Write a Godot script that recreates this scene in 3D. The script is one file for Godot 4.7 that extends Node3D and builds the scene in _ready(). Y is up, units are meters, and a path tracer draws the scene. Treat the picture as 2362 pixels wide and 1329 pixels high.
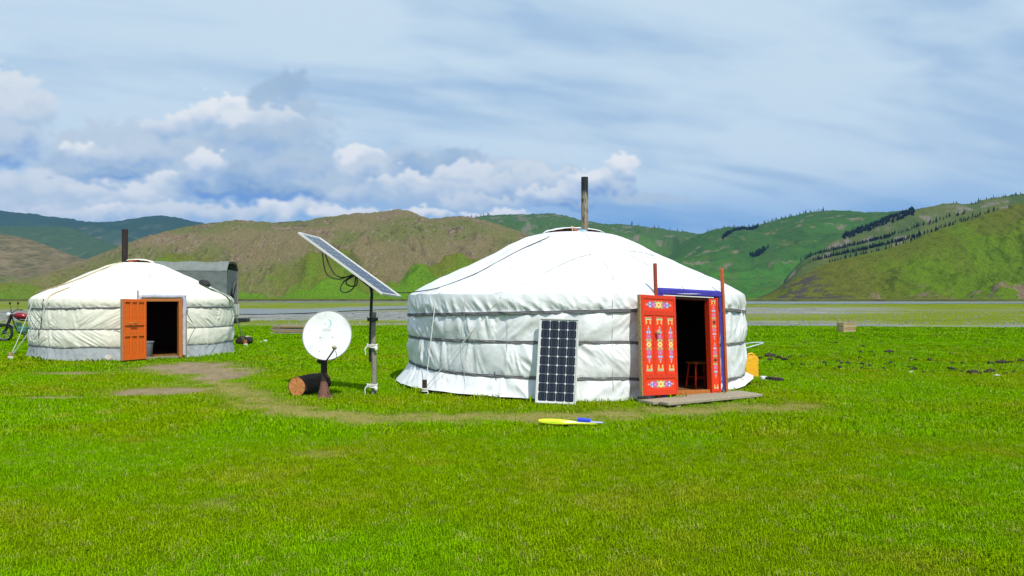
extends Node3D
# A river valley with two round felt tents, a satellite dish and solar panels.
# y is up, metres; the viewer stands at the origin and looks along -z.

const EYE := 1.6
const FOCAL := 1784.0
var PITCH := deg_to_rad(0.819)
var M := {}
var used_names := {}
var n_low := FastNoiseLite.new()
var n_mid := FastNoiseLite.new()
var n_fine := FastNoiseLite.new()
var n_ridge := FastNoiseLite.new()
var n_fold := FastNoiseLite.new()
var rng := RandomNumberGenerator.new()

# ------------------------------------------------------------------ mesh builder
class Geo:
	var v := PackedVector3Array()
	var n := PackedVector3Array()
	var t := PackedVector2Array()
	var c := PackedColorArray()
	var ix := PackedInt32Array()
	var col := Color(1, 1, 1)
	func tri(a: Vector3, b: Vector3, d: Vector3, nm: Vector3, ua := Vector2.ZERO, ub := Vector2.ZERO, ud := Vector2.ZERO) -> void:
		var k := v.size()
		v.append(a); v.append(b); v.append(d)
		for i in 3:
			n.append(nm); c.append(col)
		t.append(ua); t.append(ub); t.append(ud)
		if (b - a).cross(d - a).dot(nm) > 0.0:
			ix.append(k); ix.append(k + 2); ix.append(k + 1)
		else:
			ix.append(k); ix.append(k + 1); ix.append(k + 2)
	func quad(a: Vector3, b: Vector3, d: Vector3, e: Vector3, hint := Vector3.ZERO) -> void:
		var nm := (b - a).cross(e - a)
		if nm.length() < 1e-12: nm = (d - b).cross(e - b)
		nm = nm.normalized()
		if hint != Vector3.ZERO and nm.dot(hint) < 0.0: nm = -nm
		var k := v.size()
		v.append(a); v.append(b); v.append(d); v.append(e)
		for i in 4:
			n.append(nm); c.append(col)
		t.append(Vector2(0, 1)); t.append(Vector2(1, 1)); t.append(Vector2(1, 0)); t.append(Vector2(0, 0))
		if (b - a).cross(d - a).dot(nm) > 0.0:
			ix.append_array(PackedInt32Array([k, k + 2, k + 1, k, k + 3, k + 2]))
		else:
			ix.append_array(PackedInt32Array([k, k + 1, k + 2, k, k + 2, k + 3]))
	func box(at: Vector3, size: Vector3, b := Basis(), bev := 0.004) -> void:
		var h := size * 0.5
		bev = minf(bev, minf(h.x, minf(h.y, h.z)) * 0.9)
		var q := h - Vector3(bev, bev, bev)
		for ax in 3:
			var a1 := (ax + 1) % 3
			var a2 := (ax + 2) % 3
			for s in [-1.0, 1.0]:
				var p := []
				for w in [[-1.0, -1.0], [1.0, -1.0], [1.0, 1.0], [-1.0, 1.0]]:
					var r := Vector3.ZERO
					r[ax] = s * h[ax]; r[a1] = w[0] * q[a1]; r[a2] = w[1] * q[a2]
					p.append(at + b * r)
				var nn := Vector3.ZERO
				nn[ax] = s
				quad(p[0], p[1], p[2], p[3], b * nn)
			for s1 in [-1.0, 1.0]:
				for s2 in [-1.0, 1.0]:
					var e := []
					for w in [[-1.0, 0], [1.0, 0], [1.0, 1], [-1.0, 1]]:
						var r := Vector3.ZERO
						r[ax] = w[0] * q[ax]
						r[a1] = s1 * (h[a1] if w[1] == 0 else q[a1])
						r[a2] = s2 * (q[a2] if w[1] == 0 else h[a2])
						e.append(at + b * r)
					var nn := Vector3.ZERO
					nn[a1] = s1; nn[a2] = s2
					quad(e[0], e[1], e[2], e[3], b * nn)
		for sx in [-1.0, 1.0]:
			for sy in [-1.0, 1.0]:
				for sz in [-1.0, 1.0]:
					tri(at + b * Vector3(sx * h.x, sy * q.y, sz * q.z), at + b * Vector3(sx * q.x, sy * h.y, sz * q.z), at + b * Vector3(sx * q.x, sy * q.y, sz * h.z), (b * Vector3(sx, sy, sz)).normalized())
	func tube(pts: Array, rad, sides := 6, caps := true) -> void:
		var m := pts.size()
		if m < 2: return
		var up := Vector3.UP
		var side := Vector3.ZERO
		var base := v.size()
		var len := 0.0
		for i in m:
			var d: Vector3 = (pts[mini(i + 1, m - 1)] - pts[maxi(i - 1, 0)]).normalized()
			if i == 0:
				if absf(d.dot(up)) > 0.95: up = Vector3.RIGHT
				side = d.cross(up).normalized()
			else:
				side = (side - d * side.dot(d)).normalized()
				len += (pts[i] - pts[i - 1]).length()
			var w := d.cross(side).normalized()
			var r: float = rad[i] if rad is Array else rad
			for j in sides + 1:
				var a := TAU * j / sides
				var o := side * cos(a) + w * sin(a)
				v.append(pts[i] + o * r); n.append(o); c.append(col)
				t.append(Vector2(float(j) / sides, len))
		var st := sides + 1
		for i in m - 1:
			for j in sides:
				var k := base + i * st + j
				ix.append_array(PackedInt32Array([k, k + st, k + 1, k + 1, k + st, k + st + 1]))
		if caps:
			for e in [0, m - 1]:
				var d: Vector3 = (pts[0] - pts[1]).normalized() if e == 0 else (pts[m - 1] - pts[m - 2]).normalized()
				for j in sides:
					tri(pts[e], v[base + e * st + j], v[base + e * st + j + 1], d)
	func lathe(prof: Array, at := Vector3.ZERO, b := Basis(), sides := 16, a0 := 0.0, a1 := TAU) -> void:
		var base := v.size()
		var m := prof.size()
		for i in m:
			var d: Vector2 = prof[mini(i + 1, m - 1)] - prof[maxi(i - 1, 0)]
			var nn := Vector2(d.y, -d.x).normalized()
			for j in sides + 1:
				var a := lerpf(a0, a1, float(j) / sides)
				v.append(at + b * Vector3(prof[i].x * sin(a), prof[i].y, prof[i].x * cos(a)))
				n.append((b * Vector3(nn.x * sin(a), nn.y, nn.x * cos(a))).normalized()); c.append(col)
				t.append(Vector2(float(j) / sides, float(i) / (m - 1)))
		var st := sides + 1
		for i in m - 1:
			for j in sides:
				var k := base + i * st + j
				ix.append_array(PackedInt32Array([k, k + st, k + 1, k + 1, k + st, k + st + 1]))
	func grid(P: PackedVector3Array, nu: int, nv: int, up: Vector3, cols = null, uvs = null, hint_center = null) -> void:
		# P[i * nu + j]; normals by central differences, turned towards up or away from hint_center
		var base := v.size()
		v.append_array(P)
		for i in nv:
			for j in nu:
				var du := P[i * nu + mini(j + 1, nu - 1)] - P[i * nu + maxi(j - 1, 0)]
				var dv := P[mini(i + 1, nv - 1) * nu + j] - P[maxi(i - 1, 0) * nu + j]
				var nm := du.cross(dv)
				if nm.length() < 1e-14: nm = up
				nm = nm.normalized()
				var w := up
				if hint_center != null: w = P[i * nu + j] - hint_center
				if nm.dot(w) < 0.0: nm = -nm
				n.append(nm)
				if uvs == null: t.append(Vector2(float(j) / (nu - 1), float(i) / (nv - 1)))
		if uvs != null: t.append_array(uvs)
		if cols == null:
			var cc := PackedColorArray()
			cc.resize(P.size()); cc.fill(col)
			c.append_array(cc)
		else:
			c.append_array(cols)
		var vote := 0
		for i in range(0, nv - 1, maxi(1, nv / 9)):
			for j in range(0, nu - 1, maxi(1, nu / 13)):
				var k := i * nu + j
				vote += 1 if (P[k + 1] - P[k]).cross(P[k + nu] - P[k]).dot(n[base + k]) > 0.0 else -1
		var q := vote > 0
		var o := PackedInt32Array()
		o.resize((nu - 1) * (nv - 1) * 6)
		var p := 0
		for i in nv - 1:
			for j in nu - 1:
				var k := base + i * nu + j
				if q:
					o[p] = k; o[p + 1] = k + nu; o[p + 2] = k + 1; o[p + 3] = k + 1; o[p + 4] = k + nu; o[p + 5] = k + nu + 1
				else:
					o[p] = k; o[p + 1] = k + 1; o[p + 2] = k + nu; o[p + 3] = k + 1; o[p + 4] = k + nu + 1; o[p + 5] = k + nu
				p += 6
		ix.append_array(o)
	func lump(at: Vector3, r: Vector3, amp := 0.0, noise: FastNoiseLite = null, seg := 12, b := Basis(), fq := 1.0) -> void:
		var P := PackedVector3Array()
		var nu := seg + 1
		var nv := seg / 2 + 1
		for i in nv:
			var la := lerpf(-PI / 2 + 0.01, PI / 2 - 0.01, float(i) / (nv - 1))
			for j in nu:
				var lo := TAU * (j % seg) / seg
				var d := Vector3(cos(la) * cos(lo), sin(la), cos(la) * sin(lo))
				var k := 1.0
				if noise: k += amp * noise.get_noise_3d((d.x + at.x * 7.0) * fq, (d.y + at.y * 7.0) * fq, (d.z + at.z * 7.0) * fq)
				P.append(at + b * (d * r * k))
		grid(P, nu, nv, Vector3.UP, null, null, at)
	func prism(poly: PackedVector2Array, depth: float, at := Vector3.ZERO, b := Basis()) -> void:
		# the outline in x,y, pushed out from -depth/2 to depth/2 along z
		var id := Geometry2D.triangulate_polygon(poly)
		for s in [-1.0, 1.0]:
			for k in range(0, id.size(), 3):
				var q := []
				for w in 3: q.append(at + b * Vector3(poly[id[k + w]].x, poly[id[k + w]].y, s * depth / 2))
				tri(q[0], q[1], q[2], b * Vector3(0, 0, s))
		var mid := Vector2.ZERO
		for p in poly: mid += p / poly.size()
		for k in poly.size():
			var p := poly[k]
			var r := poly[(k + 1) % poly.size()]
			var o := Vector2(r.y - p.y, p.x - r.x)
			if Geometry2D.is_polygon_clockwise(poly): o = -o
			quad(at + b * Vector3(p.x, p.y, -depth / 2), at + b * Vector3(r.x, r.y, -depth / 2), at + b * Vector3(r.x, r.y, depth / 2), at + b * Vector3(p.x, p.y, depth / 2), b * Vector3(o.x, o.y, 0))
	func mesh(colours := false) -> ArrayMesh:
		var a := []
		a.resize(Mesh.ARRAY_MAX)
		a[Mesh.ARRAY_VERTEX] = v; a[Mesh.ARRAY_NORMAL] = n; a[Mesh.ARRAY_TEX_UV] = t; a[Mesh.ARRAY_INDEX] = ix
		if colours: a[Mesh.ARRAY_COLOR] = c
		var m := ArrayMesh.new()
		m.add_surface_from_arrays(Mesh.PRIMITIVE_TRIANGLES, a)
		return m

# ------------------------------------------------------------------ scene helpers
func numbered(called: String) -> String:
	var k: int = used_names.get(called, 0)
	used_names[called] = k + 1
	return called if k == 0 else "%s_%03d" % [called, k]
func part(called: String, g: Geo, m: Material, parent: Node3D, colours := false) -> MeshInstance3D:
	var o := MeshInstance3D.new()
	o.name = called
	o.mesh = g.mesh(colours)
	o.material_override = m
	parent.add_child(o, true)
	return o
func tag(o: Node, label := "", category := "", group := "", kind := "") -> void:
	if label: o.set_meta("label", label)
	if category: o.set_meta("category", category)
	if group: o.set_meta("group", group)
	if kind: o.set_meta("kind", kind)
func thing(called: String, label: String, category: String, at := Vector3.ZERO, turn := 0.0, group := "") -> Node3D:
	var o := Node3D.new()
	o.name = numbered(called)
	add_child(o)
	o.position = at
	o.rotation.y = turn
	tag(o, label, category, group)
	return o
func solo(called: String, g: Geo, m: Material, label: String, category: String, at := Vector3.ZERO, group := "", colours := false) -> MeshInstance3D:
	var o := part(numbered(called), g, m, self, colours)
	o.position = at
	tag(o, label, category, group)
	return o
func structure(called: String, g: Geo, m: Material, colours := false) -> MeshInstance3D:
	var o := part(numbered(called), g, m, self, colours)
	o.set_meta("kind", "structure")
	return o
# survey of the place: a bearing read as picture coordinates, taken out to a depth
func spot(px: float, py: float, d: float) -> Vector3:
	var a := (px - 1181.0) / FOCAL
	var b := (664.5 - py) / FOCAL
	var k := d / (cos(PITCH) - b * sin(PITCH))
	return Vector3(a * k, EYE + k * (b * cos(PITCH) + sin(PITCH)), -d)
func on_ground(px: float, py: float, h := 0.0) -> Vector3:
	var p := spot(px, py, 1.0)
	return spot(px, py, (EYE - h) / (EYE - p.y))
func lin(r: float, g: float, b: float) -> Color:
	return Color(r, g, b).linear_to_srgb()
func mat(col: Color, rough := 0.8, metal := 0.0, spec := 0.5) -> StandardMaterial3D:
	var m := StandardMaterial3D.new()
	m.albedo_color = col
	m.roughness = rough
	m.metallic = metal
	m.metallic_specular = spec
	m.cull_mode = BaseMaterial3D.CULL_DISABLED
	return m
func noise_tex(seed_: int, freq: float, ramp: Array, size := 512, type := FastNoiseLite.TYPE_SIMPLEX_SMOOTH, oct := 5, normal := 0.0) -> NoiseTexture2D:
	var f := FastNoiseLite.new()
	f.seed = seed_; f.noise_type = type; f.frequency = freq; f.fractal_octaves = oct
	f.fractal_type = FastNoiseLite.FRACTAL_FBM
	var x := NoiseTexture2D.new()
	x.width = size; x.height = size; x.seamless = true; x.noise = f
	if normal > 0.0:
		x.as_normal_map = true; x.bump_strength = normal
	else:
		var g := Gradient.new()
		var offs := PackedFloat32Array()
		var cs := PackedColorArray()
		for r in ramp:
			offs.append(r[0]); cs.append(r[1])
		g.offsets = offs; g.colors = cs
		x.color_ramp = g
	return x
func tri_tex(m: StandardMaterial3D, tex: Texture2D, scale: float, nrm: Texture2D = null, ns := 1.0, world := true) -> StandardMaterial3D:
	m.albedo_texture = tex
	m.uv1_triplanar = true
	m.uv1_world_triplanar = world
	m.uv1_scale = Vector3(scale, scale, scale)
	if nrm:
		m.normal_enabled = true
		m.normal_texture = nrm
		m.normal_scale = ns
	return m
func grey(a: float) -> Color:
	return Color(a, a, a)
func basis_to(x: Vector3, y: Vector3) -> Basis:
	x = x.normalized()
	var z := x.cross(y).normalized()
	return Basis(x, z.cross(x).normalized(), z)
func curve(pts: Array, per := 8) -> Array:
	var o := []
	var m := pts.size()
	for i in m - 1:
		var a: Vector3 = pts[maxi(i - 1, 0)]
		var b: Vector3 = pts[i]
		var c: Vector3 = pts[i + 1]
		var d: Vector3 = pts[mini(i + 2, m - 1)]
		for k in per:
			o.append(b.cubic_interpolate(c, a, d, float(k) / per))
	o.append(pts[m - 1])
	return o
func table(rows: Array, x: float) -> float:
	# rows of [x, value], x rising
	if x <= rows[0][0]: return rows[0][1]
	for i in rows.size() - 1:
		if x <= rows[i + 1][0]:
			var f: float = (x - rows[i][0]) / (rows[i + 1][0] - rows[i][0])
			return lerpf(rows[i][1], rows[i + 1][1], f)
	return rows[-1][1]
func seg_dist(p: Vector2, pts: PackedVector2Array) -> float:
	var d := 1e9
	for i in pts.size() - 1:
		d = minf(d, Geometry2D.get_closest_point_to_segment(p, pts[i], pts[i + 1]).distance_to(p))
	return d

# ------------------------------------------------------------------ camera, sky, sun
func set_noises() -> void:
	rng.seed = 77
	for a in [[n_low, 3, 1.0, 2], [n_mid, 5, 1.0, 4], [n_fine, 9, 1.0, 5]]:
		var f: FastNoiseLite = a[0]
		f.noise_type = FastNoiseLite.TYPE_SIMPLEX_SMOOTH
		f.seed = a[1]; f.frequency = a[2]; f.fractal_octaves = a[3]; f.fractal_type = FastNoiseLite.FRACTAL_FBM
	n_ridge.noise_type = FastNoiseLite.TYPE_SIMPLEX_SMOOTH
	n_ridge.seed = 21; n_ridge.frequency = 1.0; n_ridge.fractal_octaves = 4; n_ridge.fractal_type = FastNoiseLite.FRACTAL_RIDGED
	n_fold.noise_type = FastNoiseLite.TYPE_SIMPLEX_SMOOTH
	n_fold.seed = 8; n_fold.frequency = 1.0; n_fold.fractal_octaves = 2; n_fold.fractal_gain = 0.35; n_fold.fractal_type = FastNoiseLite.FRACTAL_RIDGED

# clouds in the sky of this place: bearing (as on the survey picture), half width, half height, how white its top, how blue its base
var PUFFS := [
	[330, 395, 330, 130, .45, .30], [620, 330, 190, 130, .35, .35], [980, 430, 430, 85, .45, .30], [60, 470, 300, 60, .75, .05],
	[-150, 270, 190, 150, .55, .3], [-10, 225, 110, 75, .8, .1], [60, 265, 85, 60, .7, .2], [20, 330, 110, 45, .5, .75], [-40, 365, 130, 40, .35, .9],
	[665, 205, 62, 58, .05, .45], [610, 225, 60, 40, .1, .3], [690, 255, 52, 42, .25, .35],
	[390, 300, 75, 34, .75, .45], [450, 285, 80, 44, .9, .4], [515, 262, 72, 50, 1., .3], [560, 290, 100, 40, .85, .55], [640, 280, 70, 42, .7, .35], [600, 325, 170, 42, .3, .55],
	[125, 385, 36, 40, .3, .6], [190, 362, 55, 38, .95, .5], [250, 372, 75, 42, .6, .6], [160, 402, 90, 26, .3, .65], [320, 365, 75, 45, .5, .65], [290, 398, 100, 24, .2, .95],
	[330, 455, 90, 32, .85, .15], [395, 430, 55, 42, .9, .2], [560, 425, 95, 55, .1, 1.], [640, 445, 120, 38, .1, .95], [450, 425, 70, 40, .45, .8], [475, 385, 52, 46, .95, .5],
	[680, 400, 120, 60, .35, .6], [740, 440, 90, 36, .35, .75], [830, 372, 70, 38, .95, .45], [870, 400, 110, 36, .6, .55], [780, 455, 110, 26, .5, .6],
	[1050, 362, 75, 36, .1, .5], [980, 385, 110, 32, .15, .75], [1090, 412, 110, 38, .8, .35], [930, 425, 100, 34, .85, .35], [1010, 450, 130, 34, .6, .5], [1190, 398, 75, 36, .65, .3], [1180, 440, 130, 36, .65, .6], [1100, 470, 120, 26, .6, .5],
	[1240, 420, 80, 40, .7, .4], [1290, 455, 110, 34, .8, .75], [1370, 430, 80, 42, .95, .6], [1435, 398, 52, 42, 1., .45], [1410, 440, 70, 28, .5, .95],
	[60, 440, 150, 50, .7, .05], [190, 445, 60, 26, .75, .15], [240, 495, 60, 26, .95, .1], [130, 500, 120, 24, .7, .05], [370, 492, 110, 30, .75, .15], [520, 496, 120, 24, .7, .2], [650, 490, 70, 30, 1., .15], [715, 478, 60, 28, 1., .15], [790, 500, 90, 22, .95, .2], [960, 500, 120, 20, 1., .15], [1150, 500, 90, 16, .95, .2],
	[575, 445, 120, 34, .0, 1.1], [480, 450, 80, 22, .05, 1.05], [700, 450, 90, 24, .05, .95], [265, 412, 90, 14, .1, 1.], [1290, 474, 110, 14, .2, .9], [1500, 460, 120, 22, .3, .2], [2420, 560, 200, 30, .4, .2]]
func ss(a: float, b: float, x: float) -> float:
	return smoothstep(a, b, x)
func sky_at(d: Vector3, fb: FastNoiseLite, bl: FastNoiseLite) -> Color:
	var el := maxf(d.y, 0.0)
	# clear air, paler low down
	var c := Color(0.30, 0.50, 0.80).lerp(Color(0.50, 0.76, 0.95), exp(-el * 7.0))
	# high thin cloud, seen in perspective on its own level
	var q := Vector2(d.x, d.z) / (el + 0.16)
	var w := Vector2(q.x + 0.35 * fb.get_noise_2d(q.x * 0.7, q.y * 0.7 + 40.0), q.y + 0.35 * q.x)
	var v := fb.get_noise_2d(w.x * 0.75, w.y * 1.9) * 0.75 + fb.get_noise_2d(w.x * 2.2 + 9.0, w.y * 5.0) * 0.25
	var thick := clampf(1.05 + v * 0.3, 0.0, 1.0)
	var low := ss(0.16, 0.07, el) * (0.62 + 0.5 * fb.get_noise_2d(q.x * 0.9 + 5.0, q.y * 0.5 + 30.0))
	thick *= 1.0 - clampf(low, 0.0, 0.85)
	var veil := Color(0.69, 0.80, 0.90).lerp(Color(0.80, 0.885, 0.945), ss(-0.45, 0.32, v + 0.15 * fb.get_noise_2d(w.x * 0.3 + 70.0, w.y * 0.3)))
	c = c.lerp(veil, thick)
	if d.z < -0.55 and el < 0.5:
		var x := 1181.0 + FOCAL * d.x / -d.z
		var y := 690.0 - FOCAL * d.y / -d.z
		if y > 60.0 and x > -520.0 and x < 2900.0:
			var n1 := fb.get_noise_2d(x / 95.0, y / 70.0)
			var n2 := absf(bl.get_noise_2d(x / 62.0, y / 50.0))
			var n3 := bl.get_noise_2d(x / 24.0 + 50.0, y / 21.0)
			var n4 := fb.get_noise_2d(x / 26.0 + 7.0, y / 17.0)
			var wob := Vector2(n1 * 34.0 + n3 * 9.0, fb.get_noise_2d(x / 90.0 + 31.0, y / 75.0) * 24.0 + n3 * 6.0)
			for p in PUFFS:
				var ex: float = (x + wob.x - p[0]) / p[2]
				if absf(ex) > 1.6: continue
				var ey: float = (y + wob.y - p[1]) / p[3]
				if absf(ey) > 1.7: continue
				var r := sqrt(ex * ex + ey * ey * (1.0 if ey < 0.0 else 1.25))
				var f := 1.0 - r + n2 * 0.34 - 0.06 + n4 * 0.07
				var edge := lerpf(0.07, 0.7, ss(-0.75, 0.5, ey)) + 0.5 * (1.0 - minf(p[4] + 0.25, 1.0))
				var dens := ss(0.0, edge, f) * 0.97
				if dens <= 0.0: continue
				var lit := clampf(0.52 - 0.60 * ey + n3 * 0.14 + n4 * 0.10 + n1 * 0.28, 0.0, 1.0)
				var body := Color(0.715, 0.805, 0.885).lerp(Color(0.34, 0.54, 0.83), p[5] * p[5])
				var top := Color(0.63, 0.74, 0.84).lerp(Color(0.95, 0.96, 0.965), p[4])
				c = c.lerp(body.lerp(top, ss(0.05, 0.95, lit)), dens)
	return c
func make_sky() -> PanoramaSkyMaterial:
	var fb := FastNoiseLite.new()
	fb.noise_type = FastNoiseLite.TYPE_SIMPLEX_SMOOTH; fb.seed = 4; fb.frequency = 1.0; fb.fractal_octaves = 5
	var bl := FastNoiseLite.new()
	bl.noise_type = FastNoiseLite.TYPE_SIMPLEX_SMOOTH; bl.seed = 12; bl.frequency = 1.0; bl.fractal_octaves = 3
	var W := 2048
	var H := 1536
	var data := PackedByteArray()
	data.resize(W * H * 3)
	var vis0 := int(H * 0.36)
	for j in H:
		var el := PI * (0.5 - (j + 0.5) / H)
		var o := j * W * 3
		if el < -0.03:
			for i in W:
				data[o] = 120; data[o + 1] = 140; data[o + 2] = 110
				o += 3
			continue
		var step := 1 if j >= vis0 else 4
		var i := 0
		while i < W:
			var az := wrapf(TAU * (i + 0.5 * step) / W, -PI, PI)
			var stp := step
			if absf(az) > 0.85 and step == 1: stp = 2
			var c := sky_at(Vector3(sin(az) * cos(el), sin(el), -cos(az) * cos(el)), fb, bl)
			for k in stp:
				if i + k < W:
					var b := o + (i + k) * 3
					data[b] = int(clampf(c.r, 0, 1) * 255.0); data[b + 1] = int(clampf(c.g, 0, 1) * 255.0); data[b + 2] = int(clampf(c.b, 0, 1) * 255.0)
			i += stp
	var m := PanoramaSkyMaterial.new()
	m.panorama = ImageTexture.create_from_image(Image.create_from_data(W, H, false, Image.FORMAT_RGB8, data))
	m.energy_multiplier = 1.0
	return m
func set_view() -> void:
	var cam := Camera3D.new()
	cam.name = "camera"
	cam.position = Vector3(0, EYE, 0)
	cam.rotation.x = PITCH
	cam.fov = rad_to_deg(2.0 * atan(664.5 / FOCAL))
	cam.near = 0.1
	cam.far = 20000.0
	add_child(cam)
	cam.current = true
	var env := Environment.new()
	env.background_mode = Environment.BG_SKY
	env.sky = Sky.new()
	env.sky.sky_material = make_sky()
	env.tonemap_mode = Environment.TONE_MAPPER_LINEAR
	env.tonemap_exposure = 1.0
	env.sdfgi_enabled = true
	env.ssao_enabled = true
	env.ssil_enabled = true
	env.fog_enabled = true
	env.fog_density = 0.00005
	env.fog_light_color = Color(0.50, 0.70, 1.0)
	var we := WorldEnvironment.new()
	we.name = "world_environment"
	we.environment = env
	add_child(we)
	var sun := DirectionalLight3D.new()
	sun.name = "sun"
	sun.light_energy = 1.45
	sun.light_color = Color(1.0, 0.975, 0.93)
	sun.light_angular_distance = 0.8
	sun.shadow_enabled = true
	add_child(sun)
	var to_sun := Vector3(0.26, 0.77, 0.58).normalized()
	sun.look_at_from_position(to_sun * 50.0, Vector3.ZERO, Vector3.UP)

# ------------------------------------------------------------------ the ground
var path_line := PackedVector2Array()
var bare := []
var dry_spots := []
var trail := PackedVector2Array()
var bed_tracks := []
func g2(px: float, py: float) -> Vector2:
	var p := on_ground(px, py)
	return Vector2(p.x, p.z)
func lay_out() -> void:
	for a in [[500, 880], [560, 908], [620, 936], [720, 955], [860, 964], [1000, 966], [1200, 963], [1400, 957], [1550, 951], [1700, 943], [1830, 938]]:
		path_line.append(g2(a[0], a[1]))
	for a in [[430, 846, 95, 9], [520, 866, 55, 12], [470, 856, 90, 8], [375, 903, 100, 8], [300, 909, 40, 5], [160, 862, 60, 3], [120, 918, 60, 2.5]]:
		var p := g2(a[0], a[1])
		var q := g2(a[0] + a[2], a[1])
		var r := g2(a[0], a[1] - a[3])
		bare.append([p, q.x - p.x, absf(r.y - p.y)])
func lay_dry() -> void:
	for a in [[490, 1166, 38, 12], [740, 1048, 60, 8]]:
		var p := g2(a[0], a[1])
		dry_spots.append([p, g2(a[0] + a[2], a[1]).x - p.x, absf(g2(a[0], a[1] - a[3]).y - p.y)])
func river_edge(x: float) -> float:
	return 45.5 + 2.5 * n_low.get_noise_2d(x * 0.035, 3.0) + 1.0 * n_mid.get_noise_2d(x * 0.25, 8.0) - 1.8 * ss(-5.0, 12.0, x)
func far_bank(x: float) -> float:
	return 640.0 + 25.0 * n_low.get_noise_2d(x * 0.0035, 11.0)
func ground_h(x: float, z: float) -> float:
	var d := -z
	var h := 0.006 * n_mid.get_noise_2d(x * 0.9, z * 0.9)
	var wild := ss(17.0, 24.0, d) * ss(-6.0, 3.0, x - 0.05 * d)
	h += wild * 0.10 * n_low.get_noise_2d(x * 0.06, z * 0.22) + wild * 0.03 * n_mid.get_noise_2d(x * 0.3, z * 0.5)
	var e := river_edge(x)
	var b := ss(e - 0.4, e + 0.9, d)
	h = lerpf(h, -0.30 + 0.06 * n_mid.get_noise_2d(x * 0.09, z * 0.09), b)
	if d > 400.0:
		var f := far_bank(x)
		h += 1.9 * ss(f, f + 4.0, d) + maxf(d - f - 4.0, 0.0) * 0.003
	return h
func grass_tone(x: float, z: float) -> Color:
	var a := n_low.get_noise_2d(x * 0.22 + 4.0, z * 0.22)
	var b := n_mid.get_noise_2d(x * 0.55, z * 0.55 + 30.0)
	var olive := Color(0.210, 0.340, 0.001)
	var green := Color(0.180, 0.375, 0.001)
	var dry := Color(0.31, 0.34, 0.015)
	var c := olive.lerp(green, ss(-0.35, 0.4, a * 0.8 + b * 0.55 + 0.16 * ss(9.0, 20.0, -z)))
	c = c.lerp(dry, 0.5 * ss(0.22, 0.6, n_mid.get_noise_2d(x * 0.8 + 90.0, z * 0.8) - 0.3 * a))
	return c
func wear(x: float, z: float) -> Vector2:
	# x: how worn (path), y: how bare (soil)
	var p := Vector2(x, z)
	var w := 0.0
	var s := 0.0
	var d := -z
	if d < 24.0 and d > 4.0:
		var k := n_mid.get_noise_2d(x * 1.3, z * 1.3)
		var k2 := n_fine.get_noise_2d(x * 3.1, z * 3.1)
		if d < 16.5:
			var dp := seg_dist(p, path_line)
			w = ss(0.66, 0.10, dp + k * 0.45 + k2 * 0.25)
		for b in bare:
			var q := Vector2((p.x - b[0].x) / b[1], (p.y - b[0].y) / b[2])
			var r := q.length()
			if r < 2.2:
				s = maxf(s, ss(1.25, 0.75, r + k * 0.45 + k2 * 0.35))
				w = maxf(w, 0.7 * ss(1.9, 0.9, r + k * 0.5))
	if d < 12.0:
		for b in dry_spots:
			var r := Vector2((p.x - b[0].x) / b[1], (p.y - b[0].y) / b[2]).length()
			if r < 2.0: w = maxf(w, 0.62 * ss(1.6, 0.5, r + 0.9 * n_mid.get_noise_2d(x * 2.3, z * 2.3)))
	return Vector2(w, s)
func ground_tone(x: float, z: float) -> Color:
	var d := -z
	var e := river_edge(x)
	var soil := Color(0.40, 0.315, 0.20)
	if d < e + 1.2:
		var c := grass_tone(x, z)
		c = Color(c.r * 0.62, c.g * 0.60, c.b + 0.003)
		if d > 22.0: c = c.lerp(Color(0.125, 0.225, 0.012), ss(22.0, 34.0, d) * 0.7)
		var wr := wear(x, z)
		c = c.lerp(Color(0.44, 0.385, 0.135), wr.x * 0.85)
		c = c.lerp(soil * (1.0 + 0.3 * n_fine.get_noise_2d(x * 4.0, z * 4.0)), wr.y)
		var n := n_mid.get_noise_2d(x * 0.8, z * 1.6 + 60.0)
		c = c.lerp(Color(0.05, 0.045, 0.03), ss(e - 0.2, e + 0.25, d) * ss(0.1, 0.35, n))
		return c.lerp(Color(0.25, 0.26, 0.25), ss(e + 0.5, e + 1.1, d))
	var f := far_bank(x) if d > 400.0 else 1e9
	var s1 := n_mid.get_noise_2d(x * 0.018, d * 0.075)
	var s2 := n_fine.get_noise_2d(x * 0.11, d * 0.35 + 20.0)
	var s3 := n_fine.get_noise_2d(x * 0.9, d * 0.9 + 50.0)
	var gravel := Color(0.36, 0.375, 0.365) * (1.0 + 0.45 * s2 + 0.5 * s3)
	var verge := Color(0.25, 0.325, 0.030) * (1.0 + 0.25 * s2)
	var sage := Color(0.33, 0.37, 0.15) * (1.0 + 0.3 * s2)
	var right := ss(-6.0, 8.0, x)
	# how much grows on each reach of the gravel plain, on the left and the right of the big tent
	var gl := table([[46, 0.15], [52, 0.25], [56, 0.85], [66, 0.85], [72, 0.2], [100, 0.15], [130, 0.35], [150, 0.85], [240, 0.9], [330, 0.75], [500, 0.85]], d)
	var gr := table([[46, 0.0], [58, 0.05], [65, 0.3], [69, 0.95], [78, 0.95], [88, 0.5], [110, 0.3], [135, 0.45], [150, 0.2], [175, 0.45], [205, 0.85], [330, 0.85], [500, 0.85]], d)
	var grow := lerpf(gl, gr, right) + s1 * 0.75 + s2 * 0.40 + 0.55 * ss(0.42, 0.60, x / d) * ss(48.0, 60.0, d)
	var c2 := gravel.lerp(sage, ss(0.3, 0.5, grow)).lerp(verge, ss(0.55, 0.85, grow))
	if f < 1e8:
		c2 = c2.lerp(Color(0.075, 0.06, 0.04), ss(f - 3.0, f, d) * (0.8 + 0.4 * s2))
		c2 = c2.lerp(Color(0.15, 0.265, 0.012) * (1.0 + 0.3 * s1), ss(f + 3.6, f + 6.0, d))
	return c2
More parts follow.
